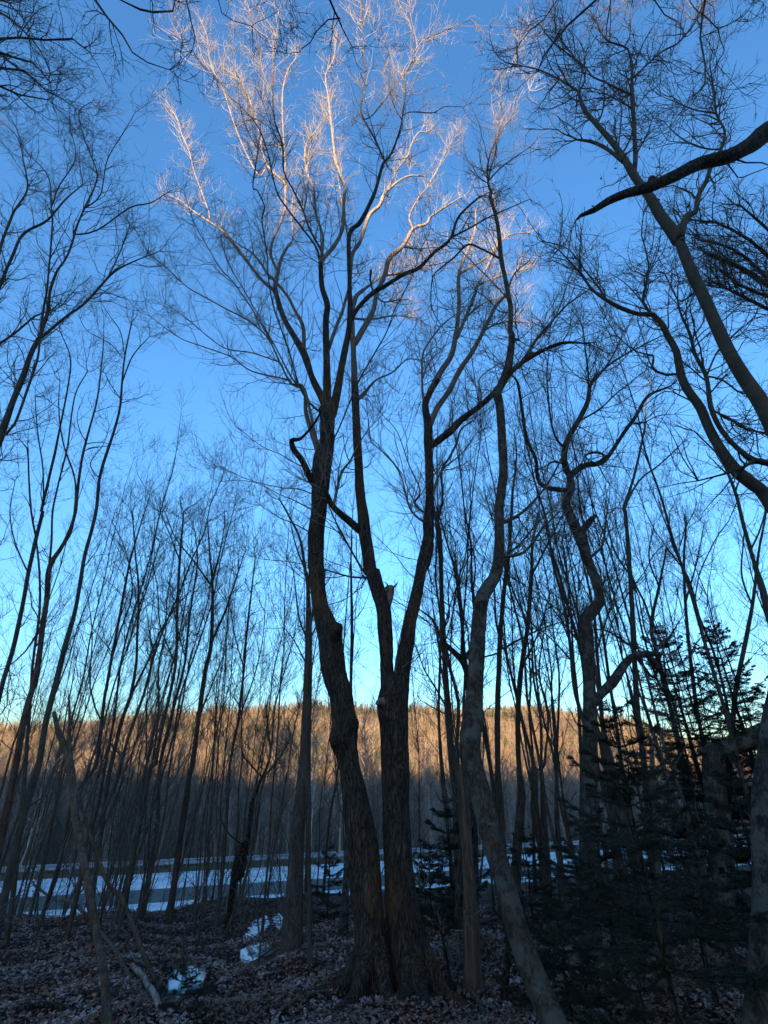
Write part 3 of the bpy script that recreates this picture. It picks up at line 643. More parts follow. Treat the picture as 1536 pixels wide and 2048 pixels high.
# --- tree at the upper left, trunk slanting out of frame
lt = [
 S(None, 6.4, 'F', '-230 2150 40  -190 1900 34  -140 1600 30  -80 1200 24  -50 1012 22', '3', '0 730 40  60 570 34  120 400 30  155 330 28'),
 S(0, 6.2, '3', '158 335 24  190 220 20  200 140 16  230 60 14  270 0 12', '1', '310 900 11  340 830 10  380 740 9  385 680 8  340 560 7  315 450 6  360 410 4'),
 S(0, 6.9, '3', '160 330 20  260 250 16  340 190 14  400 120 14  460 60 12  540 20 8  640 -20 5'),
 S(0, 6.0, '3', '165 310 16  175 200 14  190 120 12  200 0 11', '1', '210 880 10  205 830 9  190 700 7  100 600 5  60 500 4'),
 S(0, 6.4, '3', '10 720 18  60 670 16  120 500 16  150 410 14  158 345 12'),
 S(0, 6.8, 'F', '-80 1150 16  -40 700 12  0 500 9', '1', '50 860 14  110 760 11  95 650 8  70 550 7  0 480 4'),
 S(0, 6.6, 'F', '-60 1000 14  -20 700 11', '3', '0 350 16  60 310 14  140 240 12  200 220 6'),
 S(0, 6.4, 'F', '-50 950 14  -20 640 11', '1', '50 1024 18  100 930 16  190 880 13  260 800 9  330 740 6'),
 S(1, 6.6, '1', '290 960 10  390 920 9  520 830 8  600 812 7  670 770 4'),
 S(1, 6.0, '1', '330 840 9  400 780 8  430 640 6  500 520 5  540 450 3'),
 S(3, 5.8, '1', '205 830 9  240 740 8  300 640 6  290 540 4'),
 S(2, 7.2, '3', '400 125 9  440 70 8  490 -40 7', '1', '520 900 5'),
]
traced('slanting_tree', 'slender tree leaning in from the side edge, its tangled crown filling the upper corner sky', 'sapling', lt, 6.2, detail=1, thin=.72, thick=1.0, dens=1.25, L1=.9, L2=.45, L3=.24, twigs='twig_grey')
# --- overhanging crown in the top corner
ot = [
 S(None, 3.6, '1', '0 155 11  80 150 9  180 160 8  290 155 7  360 210 4', world=[(-7.2, 3.0, -.2, .16), (-7.1, 3.0, 3, .13), (-6.7, 3.2, 6.5, .1), (-5.8, 3.5, 8.0, .06)]),
 S(0, 3.8, 'F', '-190 130 9  -60 125 8', '1', '0 270 10  100 285 9  180 360 7  240 390 5  300 430 3'),
 S(0, 3.9, 'F', '-190 150 9  -60 160 8', '1', '0 345 10  80 380 8  190 400 5'),
 S(0, 3.5, 'F', '-190 70 8  -60 20 8', '1', '0 50 10  90 120 8  160 200 6  200 290 4'),
 S(0, 3.6, 'F', '-120 90 8', '1', '0 210 12  60 230 10  130 250 8  200 330 5'),
 S(0, 3.4, 'F', '-120 40 8', '1', '0 0 8  60 40 7  110 100 5  120 180 3'),
]
traced('overhanging_tree', 'leafless crown overhanging the top corner, all tangled dark twigs', 'sapling', ot, 3.4, detail=0, base=False, dens=1.5, L1=.6, L2=.32, L3=.17, rmax=.08, twigs='twig_grey')
# --- branches hanging into the top edge from a tree behind the camera
bt = [
 S(None, 2.6, '1', '380 0 11  430 70 9  490 140 8  530 210 6  590 250 5  680 280 3', world=[(-1.9, -1.6, -.1, .2), (-1.8, -1.5, 4, .16), (-1.6, -.6, 7.6, .1), (-1.7, 1.4, 9.6, .04)]),
 S(None, 2.7, '1', '480 0 8  560 40 8  610 50 8  690 45 7  700 0 4', world=[(-1.6, -.6, 7.6, .06), (-1.3, 1.4, 10.2, .03)]),
 S(None, 2.8, 'a', '525 0 8  550 100 7  640 160 6  780 200 4', world=[(-1.6, -.6, 7.6, .06), (-.9, 1.4, 10.5, .03)]),
 S(None, 2.9, 'a', '1380 0 16  1430 110 14', 'b', '60 130 13  100 230 10  170 360 6', world=[(-1.6, -.6, 7.6, .07), (-.5, 1.2, 10.4, .04)]),
 S(3, 2.9, 'a', '1470 150 10  1370 150 9  1280 240 9  1230 330 8  1170 370 7  1150 400 6  1050 410 4'),
 S(None, 2.8, 'a', '1070 0 6  1100 90 5  1140 200 3', world=[(-1.6, -.6, 7.6, .05), (-.6, 1.4, 10.6, .02)]),
 S(None, 2.8, '1', '745 0 6  760 70 5  780 150 4  770 200 2', world=[(-1.6, -.6, 7.6, .05), (-1.0, 1.4, 10.5, .02)]),
]
traced('rear_tree', 'tree mostly out of view whose bare branch tips hang down from the top edge', 'sapling', bt, 2.4, detail=0, base=False, dens=.55, L1=.45, L2=.25, L3=.15, rmax=.02, twigs='twig_grey')
bt2 = [
 S(None, 2.7, 'e', '480 0 15  300 160 14  160 340 11  120 440 6', world=[(2.6, -1.8, -.1, .2), (2.6, -1.6, 4, .17), (2.3, -.6, 7.6, .1), (1.9, 1.4, 9.8, .04)]),
 S(None, 2.6, 'e', '1150 0 16  1140 60 15  1120 230 13  1150 400 11  1150 520 8  1020 650 5', world=[(2.3, -.6, 7.6, .08), (2.6, 1.2, 9.6, .04)]),
 S(1, 2.6, 'e', '1140 110 9  1230 180 8  1240 240 7  1270 310 5  1220 390 3'),
 S(1, 2.6, 'e', '1240 180 7  1360 110 6  1470 0 4'),
 S(None, 2.8, 'e', '570 0 8  545 160 7  540 270 4', world=[(2.3, -.6, 7.6, .05), (2.0, 1.4, 9.9, .02)]),
 S(None, 2.8, 'e', '240 0 8  160 120 7  70 190 6  0 280 4', world=[(2.3, -.6, 7.6, .05), (1.7, 1.4, 10.2, .02)]),
 S(None, 2.7, 'e', '840 0 8  900 90 7  970 130 6  970 250 4  930 380 3', world=[(2.3, -.6, 7.6, .05), (2.4, 1.4, 9.6, .02)]),
]
traced('rear_tree', 'mostly hidden tree with drooping shoots hanging over the crown of the smooth trunk', 'sapling', bt2, 2.4, detail=0, base=False, dens=.9, L1=.5, L2=.28, L3=.15, rmax=.02, twigs='twig_red')

# --- multi stems on the left
T = traced
T('reddish_tree', 'rusty brown slanting trunk near the side edge, straight and dividing high up', 'reddish',
  [S(None, 7.2, 'F', '-70 2020 26  -40 1860 22  0 1690 19', '5', '60 1024 36  100 820 34  150 600 30  180 400 26  200 220 25  260 120 20  300 0 16', '3', '330 800 12  385 590 9  410 400 7  415 330 4'),
   S(0, 7.0, '5', '190 300 14  205 120 12  210 0 11', '3', '230 930 10  270 760 9  300 560 7  350 460 5'),
   S(0, 7.4, '5', '260 120 12  290 60 10', '3', '300 900 9  250 740 8  235 600 6  240 500 4'),
   S(0, 7.0, '5', '170 470 14  100 560 9  30 620 6')], 6.4, detail=1, dens=.35, L1=.7, thin=.82, twigs='twig_red')
T('grey_pole_tree', 'tall clean grey pole beside the rusty trunk, forked at its tip', 'smooth',
  [S(None, 8.2, 'F', '-60 2080 26  -20 1920 24  10 1790 21', '7', '80 250 38  150 0 36', '5', '200 760 30  260 540 26  310 350 21  345 150 18  385 0 16', '3', '400 880 16  450 720 14  480 600 12  490 500 10  500 400 8  525 270 5'),
   S(0, 8.2, '3', '490 510 8  530 400 7  600 320 4'),
   S(0, 8.4, '3', '485 560 5  440 510 5  420 470 3'),
   S(0, 8.2, '3', '490 420 5  440 350 5  350 300 4  320 250 3'),
   S(0, 8.4, '3', '500 400 5  480 300 5  440 240 4  400 180 3'),
   S(0, 8.0, '3', '400 900 6  360 830 5  410 760 4  430 710 3')], 6.6, detail=1, dens=.3, L1=.55, thin=.82, twigs='twig_grey')
T('slim_grey_tree', 'slim grey trunk closest to the side edge, running up past the rusty one', 'sapling',
  [S(None, 8.0, 'F', '-110 1900 20  -40 1560 16', '5', '0 720 26  60 520 24  120 220 22  170 0 18', '3', '165 1020 16  200 870 14  240 690 10  275 500 8  280 400 7  240 300 4'),
   S(0, 8.4, '3', '180 960 9  170 840 8  150 700 7  140 560 4'),
   S(0, 8.2, '5', '110 260 10  60 120 8  40 0 6', '3', '60 900 4')], 7.4, detail=1, dens=.4, L1=.7, thin=.82, twigs='twig_grey')
T('snapped_pole', 'bare thin pole snapped off at the top, in the clump behind the rusty trunk', 'sapling',
  [S(None, 9.2, 'F', '30 1900 14  45 1600 12', '5', '130 620 14  160 380 12  150 150 10  125 0 10', '3', '115 860 9  108 770 8  80 735 4'),
   S(0, 9.2, '3', '112 860 6  112 770 6  110 745 4')], 9.0, detail=0, dens=.2, L1=.5, thin=.82, twigs='twig_grey')
T('forked_dark_tree', 'dark tree forking low beside the grey pole, with several upright leaders', 'sapling',
  [S(None, 10.4, '7', '200 640 26  230 430 24  300 100 24', '5', '380 1024 22  410 800 20  450 560 17  490 360 15  520 200 12  560 60 8', '3', '600 960 4'),
   S(0, 10.6, '5', '440 620 12  480 480 10  530 320 8  500 150 6  450 40 4'),
   S(0, 10.2, '5', '400 860 12  360 700 9  370 500 7  350 320 4')], 9.8, dens=.7, L1=.8, thin=.72, twigs='twig_grey')
T('twin_stem_tree', 'dark tree splitting into twin stems in front of the sunlit hillside, in the thicket', 'sapling',
  [S(None, 11.4, '7', '370 620 30  400 300 28  430 60 26', '5', '440 1024 25  480 860 23  520 740 20  545 600 15  548 500 14  555 300 12  540 150 9  530 0 7'),
   S(0, 11.8, '5', '530 720 15  600 580 13  640 480 11  700 380 7  760 320 4'),
   S(0, 11.4, '5', '550 400 9  600 260 8  640 120 5')], 10.6, dens=.7, L1=.8, thin=.72, twigs='twig_grey')
T('upright_tree', 'stout upright thicket tree with its crown spreading into two at the top', 'sapling',
  [S(None, 12.4, '7', '680 620 40  700 440 36  730 220 34  760 20 32', '5', '770 1010 30  790 860 27  820 640 24  845 520 22  850 300 15  840 180 11  830 40 7'),
   S(0, 12.6, '5', '848 520 14  900 400 12  940 280 9  980 160 5'),
   S(0, 12.4, '5', '850 300 12  770 190 9  700 100 7  660 0 4'),
   S(0, 12.8, '5', '846 290 10  880 160 8  900 40 5'),
   S(0, 12.2, '5', '800 800 10  860 660 8  900 560 5')], 11.6, detail=1, dens=.9, L1=.85, thin=.72, twigs='twig_grey')
T('wavy_stem_tree', 'thicket tree with one long gently wavy stem left of the stout upright one', 'sapling',
  [S(None, 12.6, '7', '520 640 28  560 240 26  600 0 25', '5', '620 1010 24  650 850 21  700 620 18  710 400 16  720 200 14  730 60 10  735 0 7'),
   S(0, 12.8, '5', '700 590 10  640 450 8  630 300 6  600 180 4'),
   S(0, 12.6, '5', '720 200 9  680 90 7  640 0 5')], 11.8, dens=.9, L1=.85, thin=.72, twigs='twig_grey')
T('leaning_thin_tree', 'thin thicket tree just right of the wavy stem, leaning over the hill crest', 'sapling',
  [S(None, 13.0, '7', '600 620 24  630 200 22', '5', '640 1010 20  690 800 18  740 600 15  760 400 12  790 200 9  780 80 5'),
   S(0, 13.2, '5', '745 580 8  700 420 7  690 300 4')], 12.4, dens=.9, L1=.8, thin=.72, twigs='twig_grey')
T('slender_tree', 'slender many-branched tree standing alone between the stout upright tree and the maple', 'sapling',
  [S(None, 13.6, '7', '870 640 22  900 300 20', '5', '920 1010 17  950 850 15  975 640 14  990 450 12  1010 280 8  1020 180 5'),
   S(0, 13.8, '5', '978 620 9  940 500 7  920 380 5'),
   S(0, 13.6, '5', '955 820 9  1010 680 8  1050 520 6  1060 400 4')], 13.2, dens=1.0, L1=.8, thin=.72, twigs='twig_grey')
T('crooked_tree', 'low crooked tree with a kinked fork in front of the hill, left of the maple', 'dark',
  [S(None, None, '7', '900 640 30  940 400 30  970 300 26', 'k', '310 1536 52  370 1200 44  385 1050 40  400 940 38  430 850 34  480 745 28'),
   S(0, 9.8, 'k', '480 745 26  530 620 24  540 520 22  520 350 14  510 200 10  560 60 6'),
   S(0, 10.2, 'k', '480 760 20  600 610 18  690 450 15  680 340 10  760 200 6'),
   S(0, 9.6, 'k', '470 740 14  340 590 13  315 520 9'),
   S(0, 9.6, 'k', '300 1260 14  200 1150 12  140 980 8')], 9.6, detail=1, dens=1.0, L1=.5, L2=.28, L3=.15, rmax=.05, thin=.82, twigs='twig_grey')
T('dark_pole_tree', 'straight dark trunk immediately left of the maple, standing in the leaf litter', 'sapling',
  [S(None, 9.0, 'F', '576 1905 46  586 1830 38  591 1750 33  597 1640 27', 'h', '190 1536 95  200 1200 74  215 800 62  222 500 50  216 200 34  214 60 28', 'g', '212 1500 18  130 1300 12  80 1100 7'),
   S(0, 8.8, 'h', '225 560 18  255 480 14  285 420 10'),
   S(0, 9.4, 'h', '212 560 16  150 380 13  120 150 10  100 0 8', 'g', '60 1380 6'),
   S(0, 9.6, 'h', '205 700 14  120 560 10  30 440 7'),
   S(0, 9.4, 'F', '618 1180 7  600 1080 5  560 1000 3')], 8.0, detail=1, dens=.5, L1=.8, twigs='twig_grey')
T('thin_pole_tree', 'very thin straight pole standing between the straight dark trunk and the maple', 'sapling',
  [S(None, 7.9, 'F', '623 1935 11  620 1850 10  619 1760 9  618 1660 9  617 1560 8  617 1450 8  618 1340 7  622 1240 6  640 1180 4')], 7.6, detail=1, dens=.3, L1=.5, twigs='twig_grey')
T('hidden_grey_tree', 'grey trunk half hidden by the left side of the double maple', 'lichen',
  [S(None, 10.4, 'F', '684 1868 22  690 1800 19  695 1720 17  698 1640 16  700 1500 13', 'h', '545 850 28  552 500 30  550 250 26  545 0 20', 'g', '545 1400 15  550 1200 10  560 1000 6'),
   S(0, 10.6, 'h', '560 700 10  580 300 8  600 100 5')], 9.4, detail=1, dens=.5, L1=.8, thin=.82, twigs='twig_grey')
# crossing poles, lower left
T('leaning_dead_pole', 'pale brown barked pole leaning up from the bottom edge, curved at its top', 'dead',
  [S(None, 5.9, 'F', '219 2090 24  215 2040 22  209 1960 19  197 1885 17  183 1800 16  168 1720 16  157 1650 17  150 1600 15  141 1545 16  130 1500 15  117 1470 12  109 1425 9'),
   S(0, 5.9, 'F', '150 1575 7  140 1510 8  139 1440 6  137 1390 4')], 5.0, detail=1, tw=False)
T('crossing_pole', 'thin bent pole crossing behind the leaning dead pole', 'dead',
  [S(None, 5.9, 'F', '335 1998 14  318 1975 11  290 1915 10  265 1850 9  243 1795 9  222 1775 8  208 1750 8  198 1720 7  180 1670 7  165 1620 6  155 1580 6')], 6.1, detail=1, tw=False)
def laid(name, label, m, ppx, wpx, cat='branch', lift=.03, tw=None, lumps=.15):
    pts = [G(a, b_) + np.array([0, 0, lift + l]) for a, b_, l in ppx]
    rad = [.5 * w * np.linalg.norm((p - EYE)) * .75 / FPX for p, w in zip(pts, wpx)]
    rp, rr = resample(pts, rad, .06); o0 = rp[0].copy(); r = thing(name, label, cat, tuple(o0))
    V, Q = rough_tube(rp - o0, rr, 10, 0, lumps, seed=len(ppx) + ppx[0][0]); obj('stem', mesh('stem', V, Q), M[m], r)
    res = crown([(rp - o0, rr)], dens=.5, L1=.35, L2=.15, L3=.08, per2=2, per3=1, tip=2, rmax=1) if tw else None
    if res: obj('twigs', mesh('twigs', *res), M['twig_grey'], r, kind='stuff')
laid('fallen_pole', 'thin fallen pole slanting down across the leaves at lower left', 'dead', [(262, 1968, 0), (225, 1928, .1), (180, 1890, .2), (130, 1848, .3), (100, 1822, .4), (60, 1796, .5)], [6, 6, 6, 6, 5, 4])
laid('birch_log', 'crooked white birch branch lying beside the pool', 'birch', [(262, 1942, .02), (272, 1956, .03), (284, 1968, .03), (293, 1986, .03), (303, 1998, .03), (312, 2018, .02), (318, 2034, 0)], [8, 9, 10, 10, 11, 11, 8], cat='log')
laid('fallen_branch', 'pale bare fallen branch at the foot of the barkless snag', 'dead', [(942, 1996, .04), (955, 2012, .03), (965, 2030, .02), (972, 2048, 0)], [7, 8, 9, 9])
laid('fallen_branch', 'forked stick lying behind the pale leaning tree', 'dead', [(955, 2004, .02), (975, 1992, .04), (1002, 1986, .06)], [4, 4, 3])
laid('fallen_branch', 'long thin stick lying on leaves toward the bottom edge below the maple', 'dead', [(550, 2040, .02), (585, 2020, .03), (620, 2000, .02), (680, 1990, .03), (720, 1985, .02)], [5, 6, 5, 4, 3], tw=1)
laid('fallen_branch', 'dark fallen branch in the bottom corner under the leaning dead pole', 'dark', [(20, 2035, .02), (90, 2030, .04), (150, 2036, .02), (210, 2040, .02), (260, 2050, .01)], [8, 8, 7, 6, 5], tw=1)
laid('fallen_branch', 'mossy branch lying between the leaning dead pole and the birch branch', 'dark', [(170, 2000, .02), (210, 2004, .04), (250, 2018, .03), (290, 2038, .02)], [5, 6, 5, 4], tw=1)
laid('fallen_branch', 'dark branch lying along the crest near the road', 'dark', [(505, 1828, .1), (540, 1820, .12), (565, 1812, .15)], [3, 3, 2], tw=1)
laid('fallen_branch', 'pale broken branch under the dark spruce', 'dead', [(1276, 1896, .03), (1295, 1912, .06), (1328, 1930, .03)], [6, 7, 6])
laid('fallen_branch', 'stick dipping into the pool', 'dead', [(338, 1940, .03), (352, 1955, .05), (380, 1976, .02)], [3, 3, 3])

# trees right of the maple ------------------------------------------------
T('straight_grey_tree', 'straight grey trunk rising between the maple and the pale leaning tree', 'sapling',
  [S(None, 10.6, 'F', '918 1840 26  916 1700 24  914 1600 22', 'h', '1330 1536 76  1290 1100 60  1265 700 50  1250 400 46  1235 0 38', 'g', '1240 1536 38  1230 1200 34  1200 1020 26'),
   S(0, 11.2, 'g', '1225 1100 24  1250 900 20  1240 700 22  1300 600 22  1350 500 22  1390 380 18  1500 300 10'),
   S(0, 10.2, 'h', '1290 1060 20  1180 880 16  1110 770 13  1040 580 10  1000 480 6'),
   S(0, 11.0, 'h', '1255 480 18  1300 350 15  1290 150 13  1330 0 10', 'g', '1350 1300 8  1290 1100 6'),
   S(0, 10.8, 'h', '1280 1120 14  1180 1060 10  1080 1000 6')], 10.0, detail=1, dens=.7, L1=.9, thin=.82, twigs='twig_grey')
T('crook_fork_tree', 'tree with a knobbly dark crooked fork just left of the pale leaning tree', 'dark',
  [S(None, None, 'F', '948 1850 24  946 1700 22  945 1600 20  943 1500 19  940 1420 18', 'h', '1450 900 62  1430 760 65  1390 685 60  1330 625 50  1240 530 36  1170 380 24  1080 310 12'),
   S(0, 9.6, 'h', '1400 670 32  1400 450 28  1370 200 25  1340 0 20', 'g', '1280 1250 15  1225 1050 12  1180 900 7'),
   S(0, 9.4, 'h', '1435 670 32  1490 550 26  1500 400 22  1480 200 18  1500 0 14', 'g', '1480 1300 11  1420 1100 8  1440 900 5'),
   S(0, 9.2, 'h', '1345 645 18  1300 600 18  1280 560 14')], 9.0, detail=1, dens=.8, L1=.8, thin=.82, twigs='twig_grey')
T('twin_pole_tree', 'smooth straight pole immediately right of the pale leaning tree', 'smooth',
  [S(None, 11.6, 'F', '1006 1830 26  1003 1700 24  998 1600 22', '6', '455 1020 28  455 760 26  465 500 24  480 320 22  500 150 19  510 0 15', '4', '515 940 12  530 800 8  520 700 5'),
   S(0, 12.0, '6', '500 170 12  540 130 10  620 40 8  700 -40 5'),
   S(0, 11.4, '6', '465 520 12  445 400 10  440 200 8  450 50 5'),
   S(0, 11.8, '6', '470 580 12  560 500 9  650 460 7  740 430 4'),
   S(0, 11.2, '6', '462 595 10  400 580 8  370 590 5')], 10.8, detail=1, dens=.8, L1=.85, thin=.82, twigs='twig_grey')
T('smooth_pole_tree', 'smooth slightly bowed pole, second right of the pale leaning tree', 'smooth',
  [S(None, 12.2, 'F', '1030 1800 26  1034 1700 24  1042 1600 22', '6', '540 1020 25  535 860 25  545 660 25  575 450 22  590 250 18  595 120 13  620 0 9'),
   S(0, 12.6, '6', '575 450 11  510 300 9  480 180 6'),
   S(0, 12.4, '6', '592 250 11  660 120 9  720 0 6'),
   S(0, 12.2, '6', '545 620 11  620 480 9  660 330 5')], 11.4, detail=1, dens=.9, L1=.9, thin=.82, twigs='twig_grey')
T('slanting_grey_tree', 'grey trunk curving away among the poles, third right of the pale leaning tree', 'sapling',
  [S(None, 12.8, 'F', '1100 1810 30  1085 1700 26  1070 1620 22', '6', '600 1020 22  560 860 14  520 700 13  490 560 10  480 440 7'),
   S(0, 13.2, 'F', '1095 1760 20  1088 1640 16', '6', '630 1010 14  625 820 13  595 640 11  590 450 8  560 300 5'),
   S(0, 12.8, '6', '660 1020 12  655 820 11  620 640 9  640 480 6')], 12.0, detail=1, dens=.9, L1=.8, thin=.82, twigs='twig_grey')
T('far_thin_tree', 'thin pale stem close beside the zigzag trunk on its left', 'smooth',
  [S(None, 12.6, 'F', '1166 1760 18  1165 1650 17', '6', '790 1020 18  775 750 14  755 550 10  745 350 7  720 150 5'),
   S(0, 12.8, '6', '758 560 7  700 400 6  680 250 4')], 12.2, dens=.9, L1=.8, thin=.82, twigs='twig_grey')
T('behind_zigzag_tree', 'dark stem rising directly behind the zigzag trunk', 'sapling',
  [S(None, 12.0, 'F', '1232 1720 18  1222 1600 17', '6', '880 950 18  868 740 16  850 540 15  840 400 12  800 220 9  760 60 6'),
   S(0, 12.4, '6', '850 560 10  900 400 8  960 240 5')], 11.6, dens=.8, L1=.8, thin=.82, twigs='twig_grey')
T('tall_green_tree', 'tall straight green-grey tree in the gap right of the zigzag trunk', 'smooth',
  [S(None, 12.6, 'F', '1312 1800 26  1300 1650 25', '6', '1040 1010 30  1010 740 28  998 500 28  985 250 24  965 0 18', '4', '960 1010 18  1000 880 14  1040 700 10  1050 560 7'),
   S(0, 13.0, '4', '965 1000 12  1020 900 10  1120 820 8  1200 740 5'),
   S(0, 12.6, '6', '990 560 14  900 480 10  850 470 6'),
   S(0, 12.8, '6', '1000 590 16  1080 660 14  1110 560 10  1180 440 6'),
   S(0, 12.6, '6', '980 250 10  920 150 9  880 0 6')], 11.2, detail=1, dens=.9, L1=.9, thin=.82, twigs='twig_grey')
T('forked_grey_tree', 'grey tree with many upright forks beyond the broken arching limb', 'smooth',
  [S(None, 12.4, 'F', '1400 1800 30  1385 1650 28', '6', '1190 980 30  1140 760 26  1090 560 24  1070 450 20  1100 300 14  1130 150 9'),
   S(0, 12.8, '6', '1075 460 14  1040 360 12  990 250 9  960 120 6'),
   S(0, 12.6, '6', '1130 730 14  1080 640 12  1020 420 9  1000 300 6'),
   S(0, 12.8, '6', '1100 300 10  1060 180 8  1080 50 5')], 11.4, detail=1, dens=.9, L1=.9, thin=.82, twigs='twig_grey')
T('thin_upright_tree', 'thin straight tree in front of the far spruce crown', 'sapling',
  [S(None, 12.6, 'F', '1435 1820 24  1420 1640 22', '6', '1290 1000 22  1250 780 20  1225 580 19  1208 400 16  1200 200 13  1210 40 8'),
   S(0, 12.8, '6', '1205 340 10  1250 200 8  1280 50 5'),
   S(0, 12.6, '6', '1203 240 9  1150 120 7  1140 0 5')], 11.8, detail=1, dens=.9, L1=.85, thin=.82, twigs='twig_grey')
T('outward_leaning_tree', 'tree leaning outward past the far spruce crown, crossing its neighbours', 'smooth',
  [S(None, 12.0, 'F', '1440 1780 26  1450 1620 25', '6', '1390 900 26  1410 700 25  1450 500 22  1480 330 18  1500 150 12  1530 0 8'),
   S(0, 12.2, '6', '1470 400 12  1430 250 10  1440 100 6')], 11.6, detail=1, dens=.8, L1=.85, thin=.82, twigs='twig_grey')
T('edge_pole_tree', 'slanting smooth pole entering at the side edge above the broken rough trunk', 'smooth',
  [S(None, 9.6, 'F', '1640 1900 30  1600 1500 26  1536 1220 22', '6', '1480 200 22  1440 60 20', '4', '1410 960 18  1380 880 14  1340 800 10  1240 700 7'),
   S(0, 9.8, '6', '1460 130 11  1520 20 9', '4', '1540 900 6'),
   S(0, 9.6, '4', '1400 940 10  1440 850 8  1480 740 6')], 8.6, detail=1, dens=.8, L1=.85, thin=.82, twigs='twig_grey')
T('rough_broken_tree', 'rough pale trunk broken at eye level, thick limb reaching over the side edge', 'lichen',
  [S(None, None, 'F', '1462 1900 60  1455 1820 52  1447 1720 46  1437 1620 44  1428 1550 44  1424 1510 42  1428 1492 30'),
   S(0, 6.6, 'F', '1428 1505 32  1455 1497 38  1490 1483 42  1520 1470 44  1560 1450 46  1640 1410 48'),
   S(0, 6.9, 'F', '1410 1508 14  1398 1500 12')], 7.0, detail=2, tw=False)
T('lichen_trunk', 'thick lichen-grey trunk filling the bottom corner at the side edge', 'lichen',
  [S(None, None, 'F', '1530 2120 110  1532 2048 96  1536 1960 84  1536 1850 76  1538 1750 72  1538 1650 66  1540 1550 60  1560 1400 52  1600 1200 42  1640 1000 34')], 4.9, detail=2, tw=False)
T('split_sapling', 'slim sapling slanting through the spruce boughs in front of the broken trunk', 'sapling',
  [S(None, None, 'F', '1478 1960 16  1455 1880 14  1428 1800 11  1410 1740 10  1385 1680 9  1350 1600 8  1330 1540 7  1322 1500 4')], 6.2, detail=1, dens=.2, L1=.5, twigs='twig_grey')
T('upright_stub', 'dead standing stub among the spruce boughs', 'dead',
  [S(None, None, 'F', '1318 1760 14  1310 1650 12  1305 1560 11  1304 1500 9  1303 1478 5')], 7.6, detail=1, tw=False)

# ------------------------------------------------------------------ generic thicket trees (copied)
def sapling_proto(h, seed, r0, lean, nlead, fork=.35, dens=1.0):
    global rng
    rng = np.random.default_rng(seed)
    n = 14; t = np.linspace(0, 1, n); pts = np.zeros((n, 3)); pts[:, 2] = t * h - .12
    w = np.cumsum(rng.normal(size=(n, 2)) * .055 * h / 12, 0); pts[:, :2] = w + np.outer(t ** 1.3, lean)
    pts[0, :2] = 0; rad = r0 * (1 - t) ** .8 + .006; rad[0] *= 1.35
    rad = rad * .75; rp, rr = resample(pts, rad, .35); limbs = [(rp, rr)]
    for k in range(nlead):
        s = rng.uniform(fork, .85); i = int(s * (len(rp) - 1)); tg = norm(rp[i + 1] - rp[i])[None]
        L = (1 - s) * h * rng.uniform(.5, .95)
        Pn, Rn = grow(rp[i][None], tg, np.array([rr[i] * .45]), np.array([L]), 10, 18, 42, up=.07, wander=.13)
        limbs.append(resample(Pn[0], Rn[0] , .3))
    tm = mesh('trunk', *rough_tube(rp, rr, 8, 0, .12, seed))
    lm = [mesh('limb', *rough_tube(a, b_, 5, 0, .1, seed + i, cap=False)) for i, (a, b_) in enumerate(limbs[1:])]
    res = crown(limbs, dens=dens, L1=.8, L2=.42, L3=.22, per2=3, per3=2, rmax=.05, up=.16)
    return tm, lm, mesh('crown', *res)
protos = []
for k, (h, r0, nl, fk, dn) in enumerate([(13, .046, 5, .4, .8), (12, .038, 4, .35, .9), (14, .065, 7, .35, .9), (11, .034, 4, .3, .9), (12.5, .042, 6, .45, .8), (9, .024, 3, .3, .9), (10, .028, 4, .25, .9), (13.5, .055, 6, .5, .9)]):
    protos.append(sapling_proto(h, 100 + k, r0, rng.normal(size=2) * .5, nl, fk, dn))
rng = np.random.default_rng(5)
for tm, lm, cm in protos:
    for me in [tm] + lm: me.materials.append(M['sapling'])
    cm.materials.append(M['twig_grey'])
first = {}
def stand(kind, x, y, label, group, sc=1.0, tilt=(0, 0)):
    tm, lm, cm = protos[kind]
    t = thing('thin_tree', label, 'tree', (x, y, float(gnd(x, y))), group)
    t.rotation_euler = (tilt[0], tilt[1], random.uniform(0, 6.28)); w_ = random.uniform(.7, 1.25); t.scale = (sc * w_, sc * w_, sc * random.uniform(.88, 1.1))
    obj('trunk', tm, None, t); obj('crown', cm, None, t)
    for l in lm: obj('limb', l, None, t)
    return t
def scatter(n, x0, x1, y0, y1, label, group, kinds, sc=(.85, 1.1), mind=.28, lean=.03):
    placed = []; tries = 0
    while len(placed) < n and tries < 4000:
        tries += 1
        Yv = random.uniform(y0, y1); pxx = random.uniform(x0, x1)
        d = ray(pxx, 1780); x = d[0] / d[1] * Yv
        if any((x - a) ** 2 + (Yv - b_) ** 2 < mind ** 2 for a, b_ in placed): continue
        u, _ = uv_road(x, Yv)
        if u > 24.3: continue
        placed.append((x, Yv))
        stand(random.choice(kinds), x, Yv, label, group, random.uniform(*sc), (random.gauss(0, lean * (2.2 if random.random() < .15 else .8)), random.gauss(0, lean * (2.2 if random.random() < .15 else .8))))
scatter(44, -60, 330, 10, 20, 'slim grey tree in the dense thicket left of the stout upright tree', 'slim trees of the left-hand thicket', [0, 1, 3, 4, 5, 6], (.7, .95), lean=.05)
scatter(24, 330, 600, 11.0, 21, 'slim grey tree between the stout upright tree and the dark trunk by the maple', 'slim trees between the stout tree and the maple', [0, 1, 3, 4, 5, 6], (.65, .85))
scatter(8, 610, 930, 13.0, 21, 'slim grey tree on the bank behind the double-trunked maple', 'slim trees behind the maple', [1, 3, 4, 5, 6], (.8, 1.0))
scatter(20, 900, 1200, 11.5, 21, 'slim grey tree among the poles between leaning and zigzag trees', 'slim trees between the leaning and zigzag trees', [0, 1, 2, 3, 4, 6, 7], (.85, 1.15))
